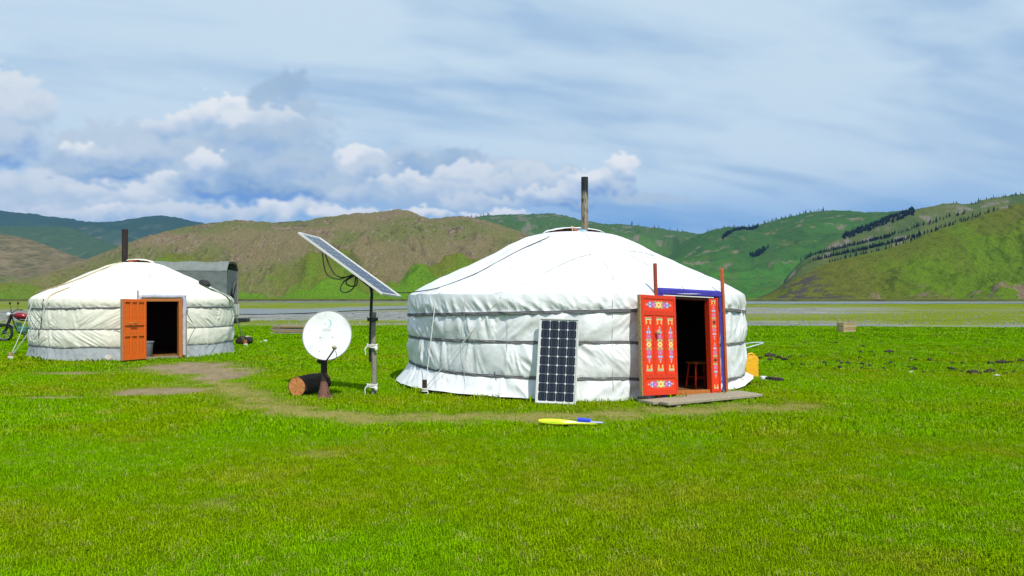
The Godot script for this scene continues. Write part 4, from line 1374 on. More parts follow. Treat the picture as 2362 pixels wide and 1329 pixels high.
# ------------------------------------------------------------------ solar panels
func oct_cell(w: float, h: float, ch: float) -> ArrayMesh:
	var g := Geo.new()
	var p := [Vector3(-w + ch, -h, 0), Vector3(w - ch, -h, 0), Vector3(w, -h + ch, 0), Vector3(w, h - ch, 0), Vector3(w - ch, h, 0), Vector3(-w + ch, h, 0), Vector3(-w, h - ch, 0), Vector3(-w, -h + ch, 0)]
	for k in 8: g.tri(Vector3.ZERO, p[k], p[(k + 1) % 8], Vector3.BACK)
	return g.mesh()
func solar_panel(root: Node3D, W: float, H: float, nx: int, ny: int, cell_m: Material) -> void:
	# lies in x,y with its glass towards +z; the origin is the middle of its lower edge
	var fr := Geo.new()
	var t := 0.022
	for s in [-1.0, 1.0]:
		fr.box(Vector3(s * (W - t) / 2, H / 2, 0), Vector3(t, H, 0.036), Basis(), 0.003)
		fr.box(Vector3(0, H / 2 + s * (H - t) / 2, 0), Vector3(W - 2 * t, t, 0.036), Basis(), 0.003)
	part("frame", fr, M.white_alu, root)
	var bk := Geo.new()
	bk.box(Vector3(0, H / 2, -0.004), Vector3(W - 2 * t, H - 2 * t, 0.008), Basis(), 0.001)
	part("back_sheet", bk, M.back_sheet, root)
	var cw := (W - 2 * t - 0.03) / nx
	var chh := (H - 2 * t - 0.03) / ny
	var cm := oct_cell(cw / 2 - 0.0025, chh / 2 - 0.0025, minf(cw, chh) * 0.11)
	var bus := Geo.new()
	for k in [-0.5, 0.5]: bus.box(Vector3(k * cw * 0.5, 0, 0.0012), Vector3(0.0022, chh - 0.002, 0.0012), Basis(), 0.0003)
	var bm := bus.mesh()
	for i in nx:
		for j in ny:
			var c := MeshInstance3D.new()
			c.name = "cell"
			c.mesh = cm
			c.material_override = cell_m
			root.add_child(c, true)
			c.position = Vector3(-W / 2 + t + 0.015 + cw * (i + 0.5), t + 0.015 + chh * (j + 0.5), 0.003)
			var b := MeshInstance3D.new()
			b.name = "busbar"
			b.mesh = bm
			b.material_override = M.busbar
			c.add_child(b, true)
	var gl := Geo.new()
	gl.quad(Vector3(-W / 2 + t, t, 0.010), Vector3(W / 2 - t, t, 0.010), Vector3(W / 2 - t, H - t, 0.010), Vector3(-W / 2 + t, H - t, 0.010), Vector3.BACK)
	part("glass", gl, M.glass, root)
func build_panels() -> void:
	var at := on_ground(1281, 934)
	var p := thing("solar_panel", "dark blue solar panel leaning against the big white tent wall", "solar panel", at + Vector3(0, 0.012, 0))
	p.basis = Basis(Vector3.UP, deg_to_rad(-11.0)) * Basis(Vector3.BACK, deg_to_rad(-1.4)) * Basis(Vector3.RIGHT, deg_to_rad(-10.5))
	solar_panel(p, 0.622, 1.31, 4, 9, M.solar_cell)
	# the one on the pole: low corner to the right, high corner to the left, glass up
	var foot := on_ground(862, 912)
	var c := spot(806, 611, -foot.z)
	var along := Vector3(1.46, -1.0, 0.55).normalized()
	var across := Vector3(0.37, -0.11, -0.91)
	across = (across - along * across.dot(along)).normalized()
	var nn := along.cross(across)
	if nn.y < 0.0: nn = -nn
	var r := thing("solar_panel", "grey solar panel tilted on a tall pole beside the satellite dish", "solar panel", c - (-along) * 0.95)
	var yv := -along
	r.basis = Basis(yv.cross(nn).normalized(), yv, nn)
	solar_panel(r, 0.66, 1.90, 4, 12, M.solar_cell)
	var jb := Geo.new()
	jb.box(Vector3(-0.10, 1.45, -0.03), Vector3(0.12, 0.10, 0.03), Basis(), 0.005)
	part("junction_box", jb, M.black_rubber, r)
	# post and bent pipe
	var post := thing("panel_post", "weathered wooden post with dark bent pipe holding up the grey solar panel", "post", foot)
	var g := Geo.new()
	g.tube([Vector3(0, -0.1, 0), Vector3(0.005, 0.5, 0), Vector3(-0.01, 1.0, 0), Vector3(0.0, 1.38, 0)], [0.046, 0.043, 0.040, 0.038], 9)
	part("wooden_post", g, M.grey_wood, post)
	var top := c - foot - nn * 0.03
	var gp := Geo.new()
	gp.tube(curve([Vector3(-0.062, 0.55, -0.015), Vector3(-0.060, 0.9, -0.015), Vector3(-0.045, 1.5, 0.0), Vector3(-0.035, 1.72, 0.02), Vector3(-0.10, 1.86, 0.01), top + Vector3(0.12, -0.10, 0.0), top + Vector3(0.02, -0.025, 0)], 6), 0.026, 8)
	part("bent_pipe", gp, M.dark_metal, post)
	for hh in [0.14, 0.80, 1.24]:
		var gr := Geo.new()
		for k in 3:
			var ring := []
			for q in 13: ring.append(Vector3(-0.02 + 0.085 * cos(TAU * q / 12.0), hh + 0.022 * k + 0.01 * sin(q * 2.0 + k), 0.02 + 0.072 * sin(TAU * q / 12.0)))
			gr.tube(ring, 0.009, 5, false)
		if hh < 1.0:
			gr.tube(curve([Vector3(-0.09, hh + 0.03, 0.07), Vector3(-0.13, hh - 0.03, 0.09), Vector3(-0.12, hh - 0.12, 0.08)], 4), 0.010, 5)
			gr.lump(Vector3(0.05, hh - 0.02, 0.08), Vector3(0.03, 0.04, 0.02), 0.2, n_mid, 8)
		part("rope_lashing", gr, M.white_rope if hh < 1.0 else M.dark_metal, post)
	# cables
	var cb := thing("cable", "black cable loops hanging under the pole mounted solar panel", "cable", foot)
	var o := -foot
	var z := foot.z + 0.05
	var P := func(x: float, y: float, dz: float) -> Vector3: return spot(x, y, -(z + dz)) + o
	var g1 := Geo.new()
	g1.tube(curve([P.call(744, 583, .1), P.call(747, 612, .1), P.call(756, 635, .1), P.call(780, 644, .1), P.call(805, 637, .1), P.call(822, 633, .1)], 6), 0.011, 6)
	g1.tube(curve([P.call(750, 586, .12), P.call(760, 613, .12), P.call(775, 635, .12), P.call(795, 640, .12), P.call(812, 634, .12)], 6), 0.011, 6)
	part("cable_run", g1, M.black_rubber, cb)
	var g3 := Geo.new()
	g3.tube(curve([P.call(815, 634, .1), P.call(793, 650, .1), P.call(785, 668, .13), P.call(797, 675, .1), P.call(815, 664, .1), P.call(820, 640, .1), P.call(816, 634, .12)], 6), 0.011, 6)
	g3.tube(curve([P.call(818, 636, .12), P.call(799, 648, .14), P.call(803, 658, .12), P.call(820, 660, .1), P.call(824, 645, .1), P.call(818, 634, .1), P.call(835, 648, .08), P.call(848, 660, .06)], 6), 0.011, 6)
	part("cable_loop", g3, M.black_rubber, cb)
	# the lead from the pole to the crown of the tent
	var tent := {"at": Vector3(1.22, 0, -15.24), "R": 3.21, "ring": 0.56, "poles": 60, "seed": 3.0, "prof": [[3.21, 1.685], [3.12, 1.745], [2.85, 1.885], [2.2, 2.19], [1.6, 2.475], [1.3, 2.645], [0.95, 2.80], [0.72, 2.865], [0.56, 2.89]]}
	var gl := Geo.new()
	var pts := [spot(860, 668, 13.0), spot(900, 673, 13.4), spot(940, 675, 13.9)]
	for a in [[1002, 668], [1050, 652], [1100, 632], [1150, 605], [1200, 578], [1240, 560], [1268, 548]]: pts.append(roof_hit(tent, a[0], a[1], 0.012) + tent.at)
	gl.tube(curve(pts, 6), 0.009, 5)
	solo("cable", gl, M.black_rubber, "black cable running from the panel pole up the white tent roof", "cable")

# ------------------------------------------------------------------ satellite dish, log
func build_dish() -> void:
	var at := on_ground(747, 919)
	var d := thing("satellite_dish", "white round satellite dish on a short rusty pole", "satellite dish", at)
	var g := Geo.new()
	g.tube([Vector3(0, 0, 0), Vector3(0, 0.62, 0)], 0.052, 12)
	part("pole", g, M.rust_dark, d)
	g = Geo.new()
	g.lump(Vector3(-0.04, 0.60, 0.0), Vector3(0.085, 0.045, 0.06), 0.1, n_mid, 10)
	part("clamp", g, M.rust_dark, d)
	g = Geo.new()
	var P := PackedVector3Array()
	for i in 9:
		for j in 31:
			var a := TAU * (j % 30) / 30.0
			var f := i / 8.0
			var r := lerpf(0.135, 0.05, pow(f, 0.6)) * (1.0 + 0.22 * (1.0 - f) * n_mid.get_noise_2d(cos(a) * 1.6, sin(a) * 1.6) + 0.10 * (1.0 - f) * cos(a * 3.0))
			P.append(Vector3(r * sin(a), f * 0.30 - 0.02, r * cos(a)))
	g.grid(P, 31, 9, Vector3.UP, null, null, Vector3(0, 0.1, 0))
	part("flared_base", g, M.rust, d)
	# the bowl
	var c := spot(756, 776, -at.z) - at
	var nrm := Basis(Vector3.UP, deg_to_rad(6.0)) * Basis(Vector3.RIGHT, deg_to_rad(-17.0))
	var bowl := Geo.new()
	var prof := []
	for k in 15:
		var r := k / 14.0
		prof.append(Vector2(r, r * r * 0.085))
	var B := nrm * Basis(Vector3.RIGHT, PI / 2) * Basis.from_scale(Vector3(0.385, 1.0, 0.41))
	var pr := []
	for q in prof: pr.append(Vector2(q.x, q.y))
	bowl.lathe(pr, Vector3.ZERO, B, 40)
	var back := []
	for q in prof: back.append(Vector2(q.x, q.y - 0.006))
	bowl.lathe(back, Vector3.ZERO, B, 40)
	var bw := part("bowl", bowl, M.white_paint, d)
	bw.position = c
	var rim := Geo.new()
	var rp := []
	for k in 41: rp.append(B * Vector3(sin(TAU * k / 40.0), 0.083, cos(TAU * k / 40.0)))
	rim.tube(rp, 0.008, 6, false)
	var rm := part("rim", rim, M.rim_metal, d)
	rm.position = c
	# print on the bowl: a crescent and five letters
	var onb := func(x: float, y: float, lift: float) -> Vector3: return B * Vector3(x / 0.385, ((x / 0.385) * (x / 0.385) + (y / 0.41) * (y / 0.41)) * 0.085 + lift, -y / 0.41)
	var cr := Geo.new()
	for k in 14:
		var q := []
		for e in [k, k + 1]:
			var a := lerpf(-1.9, 1.75, e / 14.0)
			var th := 0.028 * sin(PI * e / 14.0)
			q.append(onb.call(0.005 + 0.055 * cos(a), 0.21 + 0.062 * sin(a), 0.003))
			q.append(onb.call(0.005 + (0.055 - th) * cos(a), 0.21 + (0.062 - th) * sin(a), 0.003))
		cr.quad(q[0], q[1], q[3], q[2], nrm.z)
	for k in 10:
		var a := TAU * k / 10.0
		var b := TAU * (k + 1) / 10.0
		cr.tri(onb.call(-0.045, 0.20, 0.003), onb.call(-0.045 + 0.014 * cos(a), 0.20 + 0.014 * sin(a), 0.003), onb.call(-0.045 + 0.014 * cos(b), 0.20 + 0.014 * sin(b), 0.003), nrm.z)
	var em := part("emblem", cr, M.faded_blue, d)
	em.position = c
	var tm := TextMesh.new()
	tm.text = "DDISH"
	var sf := SystemFont.new()
	sf.font_names = PackedStringArray(["Droid Sans"])
	tm.font = sf
	tm.font_size = 16
	tm.pixel_size = 0.0030
	tm.depth = 0.001
	var tx := MeshInstance3D.new()
	tx.name = "lettering"
	tx.mesh = tm
	tx.material_override = M.faded_grey
	d.add_child(tx, true)
	tx.transform = Transform3D(nrm, c + onb.call(-0.015, 0.11, 0.012))
	for a in [[-0.12, -0.02], [0.08, -0.015], [-0.11, -0.26]]:
		var gb := Geo.new()
		gb.lump(onb.call(a[0], a[1], 0.003), Vector3(0.010, 0.010, 0.006), 0, null, 8)
		var bo := part("bolt", gb, M.rim_metal, d)
		bo.position = c
	# feed arm
	var lnb := spot(770, 801, -at.z - 0.42) - at
	var ga := Geo.new()
	ga.tube(curve([Vector3(0.03, 0.60, 0.02), Vector3(0.07, 0.60, 0.20), lnb + Vector3(-0.01, -0.05, -0.03)], 5), 0.014, 6)
	part("feed_arm", ga, M.black_rubber, d)
	var gn := Geo.new()
	gn.lathe([Vector2(0.0, -0.05), Vector2(0.022, -0.045), Vector2(0.026, 0.0), Vector2(0.036, 0.02), Vector2(0.036, 0.05), Vector2(0.0, 0.055)], lnb, basis_to(Vector3.RIGHT, Vector3(-0.05, -0.2, -0.7)), 12)
	part("feed_horn", gn, M.cream_plastic, d)
	var gc := Geo.new()
	gc.tube(curve([lnb + Vector3(0.02, -0.05, 0), lnb + Vector3(0.03, -0.16, -0.05), Vector3(0.09, 0.58, 0.12), Vector3(0.03, 0.55, 0.07)], 5), 0.005, 5)
	gc.tube(curve([Vector3(0.05, 0.12, 0.05), Vector3(0.16, 0.05, 0.05), Vector3(0.3, 0.012, 0.02), Vector3(0.45, 0.012, -0.05)], 5), 0.006, 5)
	part("lead", gc, M.black_rubber, d)
	# the log beside it
	var la := on_ground(684, 915)
	var l := thing("log", "short dark barked log with orange sawn end beside the dish pole", "log", la + Vector3(0, 0.160, 0))
	var ax := Vector3(0.30, 0.0, -0.95).normalized()
	l.basis = basis_to(ax, Vector3.UP)
	var bark := Geo.new()
	P = PackedVector3Array()
	for i in 26:
		for j in 45:
			var a := TAU * (j % 44) / 44.0
			var x := i / 25.0 * 0.80
			var r := 0.164 + 0.022 * n_fine.get_noise_3d(x * 2.5, cos(a) * 3.0, sin(a) * 3.0) + 0.006 * n_low.get_noise_2d(x * 3.0, 1.0)
			P.append(Vector3(x, r * cos(a), r * sin(a)))
	bark.grid(P, 45, 26, Vector3.UP, null, null, Vector3(0.3, 0, 0))
	part("bark", bark, M.bark, l)
	for e in [0.004, 0.796]:
		var cut := Geo.new()
		for k in 36:
			var a := TAU * k / 36.0
			var b := TAU * (k + 1) / 36.0
			var s := -1.0 if e < 0.3 else 1.0
			cut.tri(Vector3(e, 0, 0), Vector3(e, 0.163 * cos(a), 0.163 * sin(a)), Vector3(e, 0.163 * cos(b), 0.163 * sin(b)), Vector3(s, 0, 0), Vector2(0.5, 0.5), Vector2(0.5 + 0.5 * cos(a), 0.5 + 0.5 * sin(a)), Vector2(0.5 + 0.5 * cos(b), 0.5 + 0.5 * sin(b)))
		part("sawn_end", cut, M.sawn, l)

# ------------------------------------------------------------------ round the big tent
func stake(px: float, py: float, h: float, r: float, lean: Vector3, label: String, m: Material) -> void:
	var at := on_ground(px, py)
	var s := thing("tent_stake", label, "stake", at)
	var g := Geo.new()
	g.tube([Vector3(0, -0.06, 0), lean * h * 0.5, lean * h], [r * 0.9, r, r * 0.95], 8)
	part("peg", g, m, s)
	var q := Geo.new()
	for k in 3:
		var ring := []
		for a in 11: ring.append(lean * h * (0.25 + 0.09 * k) + Vector3(cos(TAU * a / 10.0), 0, sin(TAU * a / 10.0)) * (r + 0.008))
		q.tube(ring, 0.009, 5, false)
	q.tube(curve([lean * h * 0.3 + Vector3(r, 0, r * 0.6), Vector3(r * 1.4, 0.03, r), Vector3(r * 0.4, 0.012, r * 1.6)], 4), 0.008, 5)
	part("knotted_rope", q, M.white_rope, s)
func stone(px: float, py: float, r: Vector3, label: String, m: Material, group := "") -> void:
	var g := Geo.new()
	var at := on_ground(px, py)
	at.y = ground_h(at.x, at.z)
	g.lump(Vector3(0, r.y * 0.55, 0), r, 0.5, n_mid, 12, Basis(Vector3.UP, px), 1.1 + 0.2 * sin(px))
	solo("stone", g, m, label, "stone", at, group)
func build_yard() -> void:
	stake(980, 911, 0.25, 0.042, Vector3(-0.02, 1, 0.05), "dark wooden stake with white rope at the left foot of the white tent", M.bark)
	stake(25, 830, 0.19, 0.055, Vector3(-0.06, 1, 0.1), "wooden stake left of the cream tent with two white ropes", M.raw_wood)
	stake(566, 799, 0.20, 0.055, Vector3(0.05, 1, 0.1), "wooden stake right of the cream tent beside the dark heap", M.orange_wood)
	stone(1064, 908, Vector3(0.07, 0.05, 0.06), "pale stone under the white tent hem, nearer the stake", M.stone)
	stone(1086, 911, Vector3(0.08, 0.05, 0.06), "pale stone under the white tent hem, nearer the leaning panel", M.stone)
	stone(250, 834, Vector3(0.13, 0.10, 0.10), "whitish stone at the foot of the orange door", M.white_stone)
	stone(612, 789, Vector3(0.09, 0.05, 0.07), "small white stone on the grass before the pole stack", M.white_stone)
	stone(602, 791, Vector3(0.06, 0.03, 0.05), "tiny white stone left of the other one before the pole stack", M.white_stone)
	stone(2102, 861, Vector3(0.06, 0.03, 0.05), "small white stone among the earth clods", M.white_stone)
	stone(2300, 869, Vector3(0.08, 0.03, 0.05), "small white stone at the far right of the grass", M.white_stone)
	# step of old planks before the red door
	var n := Vector3(sin(deg_to_rad(31.0)), 0, cos(deg_to_rad(31.0)))
	var u := Vector3(n.z, 0, -n.x)
	var mid := on_ground(1640, 919, 0.06)
	var deck := thing("plank_step", "grey weathered plank step on the grass before the red door", "step", Vector3(mid.x, 0, mid.z))
	deck.basis = Basis(u, Vector3.UP, n)
	for k in 3:
		var g := Geo.new()
		var L: float = [2.02, 2.18, 2.20][k]
		g.box(Vector3([-0.02, -0.03, 0.0][k], 0.052 + [0.006, 0.0, -0.004][k], 0.06 - 0.205 * k), Vector3(L, 0.045, 0.195), Basis(Vector3.UP, [0.004, -0.006, 0.003][k]), 0.006)
		part("plank", g, M.old_plank, deck)
	for k in [-0.8, 0.75]:
		var g := Geo.new()
		g.box(Vector3(k, 0.014, -0.13), Vector3(0.09, 0.028, 0.55), Basis(), 0.004)
		part("bearer", g, M.old_plank, deck)
	# stool inside the door
	var sp := Vector3(1.22, 0.07, -15.24) + n * 2.50 + u * 0.92
	var st := thing("stool", "small red wooden stool just inside the big tent doorway", "stool", sp, deg_to_rad(20.0))
	var g2_ := Geo.new()
	g2_.box(Vector3(0, 0.42, 0), Vector3(0.40, 0.035, 0.30), Basis(), 0.008)
	part("seat", g2_, M.orange_wood, st)
	for sx in [-1.0, 1.0]:
		for sz in [-1.0, 1.0]:
			var gl := Geo.new()
			gl.tube([Vector3(sx * 0.19, 0, sz * 0.14), Vector3(sx * 0.15, 0.405, sz * 0.11)], 0.02, 6)
			part("leg", gl, M.red_paint, st)
	for sz in [-1.0, 1.0]:
		var gl := Geo.new()
		gl.box(Vector3(0, 0.16, sz * 0.128), Vector3(0.33, 0.025, 0.02), Basis(), 0.004)
		part("stretcher", gl, M.red_paint, st)
	# stoves with their pipes
	stove(Vector3(1.22 + 0.21, 0.07, -15.24 + 0.05), 4.0, 0.068, "iron stove whose sooty pipe rises from the white tent", M.pipe_sooty)
	stove(Vector3(-10.92 - 0.34, 0.07, -22.49 + 0.02), 3.63, 0.082, "iron stove whose dark rusty pipe rises from the cream tent", M.pipe_rusty)
	# bin inside the small door
	var nb := Vector3(sin(deg_to_rad(39.0)), 0, cos(deg_to_rad(39.0)))
	var ub := Vector3(nb.z, 0, -nb.x)
	var bp := Vector3(-10.92, 0.07, -22.49) + nb * 2.28 - ub * 0.30
	var b := thing("plastic_bin", "grey plastic bin just inside the orange door", "bin", bp, deg_to_rad(35.0))
	var gb := Geo.new()
	gb.lathe([Vector2(0.0, 0.0), Vector2(0.16, 0.0), Vector2(0.19, 0.36), Vector2(0.205, 0.37), Vector2(0.205, 0.40), Vector2(0.18, 0.40), Vector2(0.15, 0.03), Vector2(0.0, 0.03)], Vector3.ZERO, Basis(), 20)
	part("tub", gb, M.grey_plastic, b)
	var gr := Geo.new()
	gr.lathe([Vector2(0.0, 0.415), Vector2(0.20, 0.41), Vector2(0.212, 0.40), Vector2(0.212, 0.385)], Vector3.ZERO, Basis(), 20)
	part("lid", gr, M.grey_plastic, b)
	jerry_can()
	shoes()
	paddle()
	# bent tube frame behind the tent
	var tf := thing("tube_frame", "pale bent metal tube frame sticking out behind the white tent", "frame", Vector3(4.3, 0, -16.9))
	var gt := Geo.new()
	var tip := spot(1761, 791, 16.4) - tf.position
	var a0 := spot(1700, 797, 16.5) - tf.position
	var a1 := spot(1700, 809, 16.3) - tf.position
	gt.tube(curve([a0, spot(1735, 791, 16.45) - tf.position, tip, spot(1735, 799, 16.3) - tf.position, a1], 6), 0.014, 7)
	part("rail", gt, M.pale_tube, tf)
	for q in [a0, a1]:
		var gl := Geo.new()
		gl.tube([q, Vector3(q.x - 0.05, 0, q.z)], 0.014, 7)
		part("leg", gl, M.pale_tube, tf)
	# clods of earth on the grass to the right
	var k := 0
	for a in [[255, 165, 9], [330, 155, 22], [400, 165, 16], [335, 180, 11], [445, 180, 14], [490, 163, 9], [510, 220, 6], [590, 220, 8], [580, 155, 5], [615, 155, 5], [770, 205, 8], [780, 222, 6], [880, 195, 8], [910, 208, 7], [960, 208, 9], [890, 245, 10], [850, 255, 6], [1070, 217, 10], [1130, 233, 8], [1065, 250, 7], [1240, 255, 9], [1300, 205, 8], [1250, 217, 6], [1280, 132, 16], [1145, 130, 8], [1060, 130, 7], [1050, 168, 7], [1460, 178, 6], [1495, 185, 6], [1610, 187, 10], [1440, 245, 7], [1490, 255, 10], [1490, 265, 12], [1560, 285, 9], [1620, 277, 6], [1775, 256, 13], [1812, 264, 9], [1865, 280, 7], [1950, 290, 20], [2010, 296, 10], [2100, 278, 16], [2060, 284, 8], [2280, 282, 8], [2220, 295, 7], [2090, 213, 14], [2180, 210, 20], [2260, 207, 11], [2340, 195, 12], [1775, 142, 8], [1790, 212, 7], [1870, 207, 6], [905, 108, 5], [1075, 77, 9], [610, 38, 8], [860, 41, 9], [822, 42, 5], [490, 10, 5], [1220, 42, 4], [2050, 48, 6], [1415, 12, 7], [520, 73, 6], [1330, 228, 5], [660, 226, 5], [740, 45, 4], [2130, 152, 5], [1290, 56, 4]]:
		var gc := Geo.new()
		var p := on_ground(1680.0 + a[0] / 3.463, 780.0 + a[1] / 3.463)
		var w: float = a[2] / 1784.0 * -p.z * 0.48
		p.y = ground_h(p.x, p.z)
		gc.lump(Vector3(0, w * 0.16 + 0.02, 0), Vector3(w, w * 0.38 + 0.02, w * 0.9), 1.3, n_fine, 16, Basis(Vector3.UP, k * 1.7), 1.6)
		var zone := 0 if a[0] < 500 and a[1] > 120 else (1 if a[1] < 100 else (2 if a[0] < 1400 else (3 if a[0] < 1840 else 4)))
		solo("earth_clod", gc, M.earth, ["dark earth clod in the cluster beyond the jerry can and shoes", "small dark earth clod far out on the grass before the crate", "dark earth clod scattered on the grass right of the shoes", "dark earth clod on the grass below the crate, farther right", "dark earth clod in the row near the right edge"][zone], "clod", p, ["clods beyond the jerry can", "clods before the crate", "clods right of the shoes", "clods below the crate", "clods at the right edge"][zone])
		k += 1
func stove(at: Vector3, top: float, r: float, label: String, m: Material) -> void:
	var s := thing("stove", label, "stove", at)
	var g := Geo.new()
	g.box(Vector3(0, 0.30, 0), Vector3(0.42, 0.42, 0.5), Basis(), 0.02)
	part("firebox", g, M.dark_metal, s)
	for a in [[-1, -1], [1, -1], [1, 1], [-1, 1]]:
		var gl := Geo.new()
		gl.box(Vector3(a[0] * 0.17, 0.048, a[1] * 0.2), Vector3(0.04, 0.096, 0.04), Basis(), 0.004)
		part("leg", gl, M.dark_metal, s)
	var gp := Geo.new()
	var h0 := 0.50
	var h1 := top - at.y
	var P := PackedVector3Array()
	var C := PackedColorArray()
	for i in 60:
		for j in 19:
			var a := TAU * (j % 18) / 18.0
			var h := lerpf(h0, h1, i / 59.0)
			P.append(Vector3(r * sin(a), h, r * cos(a)))
	gp.grid(P, 19, 60, Vector3.UP, null, null, Vector3(0, (h0 + h1) / 2, 0))
	gp.lathe([Vector2(r, h1), Vector2(r - 0.006, h1), Vector2(r - 0.006, h1 - 0.5)], Vector3.ZERO, Basis(), 18)
	part("pipe", gp, m, s)
func jerry_can() -> void:
	var j := thing("jerry_can", "yellow plastic jerry can behind the right side of the white tent", "jerry can", Vector3(4.86, 0, -15.85), deg_to_rad(8.0))
	var g := Geo.new()
	var poly := PackedVector2Array()
	for a in [[-0.15, 0.02], [-0.13, 0.0], [0.13, 0.0], [0.15, 0.02], [0.15, 0.38], [0.13, 0.43], [0.09, 0.445], [0.02, 0.44], [-0.06, 0.40], [-0.13, 0.39], [-0.15, 0.36]]: poly.append(Vector2(a[0], a[1]))
	g.prism(poly, 0.19)
	var inner := PackedVector2Array()
	for p in poly: inner.append(Vector2(p.x * 0.86, 0.22 + (p.y - 0.22) * 0.9))
	g.prism(inner, 0.225)
	part("body", g, M.yellow_plastic, j)
	var gh := Geo.new()
	gh.tube(curve([Vector3(-0.03, 0.42, 0), Vector3(-0.02, 0.47, 0), Vector3(0.06, 0.485, 0), Vector3(0.11, 0.44, 0)], 5), 0.016, 8)
	part("handle", gh, M.yellow_plastic, j)
	var gc := Geo.new()
	gc.lathe([Vector2(0.032, 0.0), Vector2(0.034, 0.03), Vector2(0.0, 0.034)], Vector3(-0.11, 0.39, 0), Basis(), 12)
	part("cap", gc, M.black_rubber, j)
func shoes() -> void:
	for k in 2:
		var at := on_ground(1768 if k == 0 else 1790, 878 if k == 0 else 880)
		var s := thing("shoe", "black and white shoe on the grass nearer the tent" if k == 0 else "black and red shoe on the grass farther from the tent", "shoe", at, deg_to_rad(-35.0 if k == 0 else -15.0), "pair of shoes")
		var g := Geo.new()
		var o := PackedVector2Array()
		for q in 20:
			var a := TAU * q / 20.0
			o.append(Vector2(0.145 * cos(a), (0.042 + 0.014 * cos(a)) * sin(a)))
		g.prism(o, 0.022, Vector3(0, 0.013, 0), Basis(Vector3.RIGHT, -PI / 2))
		part("sole", g, M.white_paint if k == 0 else M.black_rubber, s)
		var u := Geo.new()
		u.lump(Vector3(0.05, 0.035, 0), Vector3(0.09, 0.05, 0.048), 0.15, n_mid, 14)
		part("toe_cap", u, M.black_cloth, s)
		var h := Geo.new()
		h.lathe([Vector2(0.046, 0.02), Vector2(0.045, 0.07), Vector2(0.034, 0.085), Vector2(0.030, 0.075), Vector2(0.032, 0.03)], Vector3(-0.07, 0, 0), Basis.from_scale(Vector3(1.5, 1, 1)), 14)
		part("heel_collar", h, M.white_paint if k == 0 else M.black_cloth, s)
		var t := Geo.new()
		t.box(Vector3(0.02, 0.072, 0), Vector3(0.07, 0.012, 0.05), Basis(Vector3.BACK, -0.35), 0.005)
		part("tongue", t, M.white_paint if k == 0 else M.red_paint, s)
func paddle() -> void:
	var at := on_ground(1312, 984)
	var p := thing("toy_paddle", "neon yellow toy paddle with blue grip lying on the grass", "toy", at + Vector3(0, 0.055, 0))
	p.basis = Basis(Vector3.UP, deg_to_rad(-7.0)) * Basis(Vector3.BACK, deg_to_rad(-1.5)) * Basis(Vector3.RIGHT, deg_to_rad(7.0))
	var o := PackedVector2Array()
	for a in [[-0.385, 0.0], [-0.375, 0.04], [-0.33, 0.075], [-0.22, 0.095], [-0.08, 0.085], [0.04, 0.05], [0.12, 0.035], [0.30, 0.03], [0.42, 0.0], [0.30, -0.035], [0.10, -0.05], [-0.06, -0.085], [-0.2, -0.095], [-0.33, -0.07], [-0.375, -0.035]]: o.append(Vector2(a[0], a[1]))
	var g := Geo.new()
	g.prism(o, 0.014, Vector3(0, 0, 0), Basis(Vector3.RIGHT, -PI / 2))
	part("blade", g, M.neon_yellow, p)
	var gr := Geo.new()
	for k in 2: gr.prism(PackedVector2Array([Vector2(-0.36, -0.045), Vector2(-0.2, -0.087), Vector2(-0.06, -0.077), Vector2(-0.14, -0.06), Vector2(-0.28, -0.045)]), 0.016, Vector3.ZERO, Basis(Vector3.RIGHT, -PI / 2))
	part("green_edge", gr, M.neon_green, p)
	var gw := Geo.new()
	gw.prism(PackedVector2Array([Vector2(-0.10, -0.005), Vector2(0.02, 0.02), Vector2(0.11, 0.005), Vector2(0.28, -0.015), Vector2(0.1, -0.04), Vector2(-0.04, -0.05)]), 0.018, Vector3.ZERO, Basis(Vector3.RIGHT, -PI / 2))
	part("white_stripe", gw, M.white_paint, p)
	var gh := Geo.new()
	gh.tube([Vector3(0.105, 0.035, -0.012), Vector3(0.12, 0.035, -0.012), Vector3(0.26, 0.030, -0.005), Vector3(0.275, 0.028, -0.004)], [0.020, 0.026, 0.026, 0.020], 10)
	part("grip", gh, M.bright_blue, p)
	var gt := Geo.new()
	gt.box(Vector3(0.34, 0.013, 0.0), Vector3(0.17, 0.012, 0.05), Basis(), 0.004)
	part("tail", gt, M.pale_blue, p)
	var gf := Geo.new()
	gf.box(Vector3(0.0, -0.03, 0.02), Vector3(0.24, 0.045, 0.05), Basis(), 0.012)  # black block standing in for the shadow beneath the blade
	part("shadow_fin", gf, M.black_rubber, p)

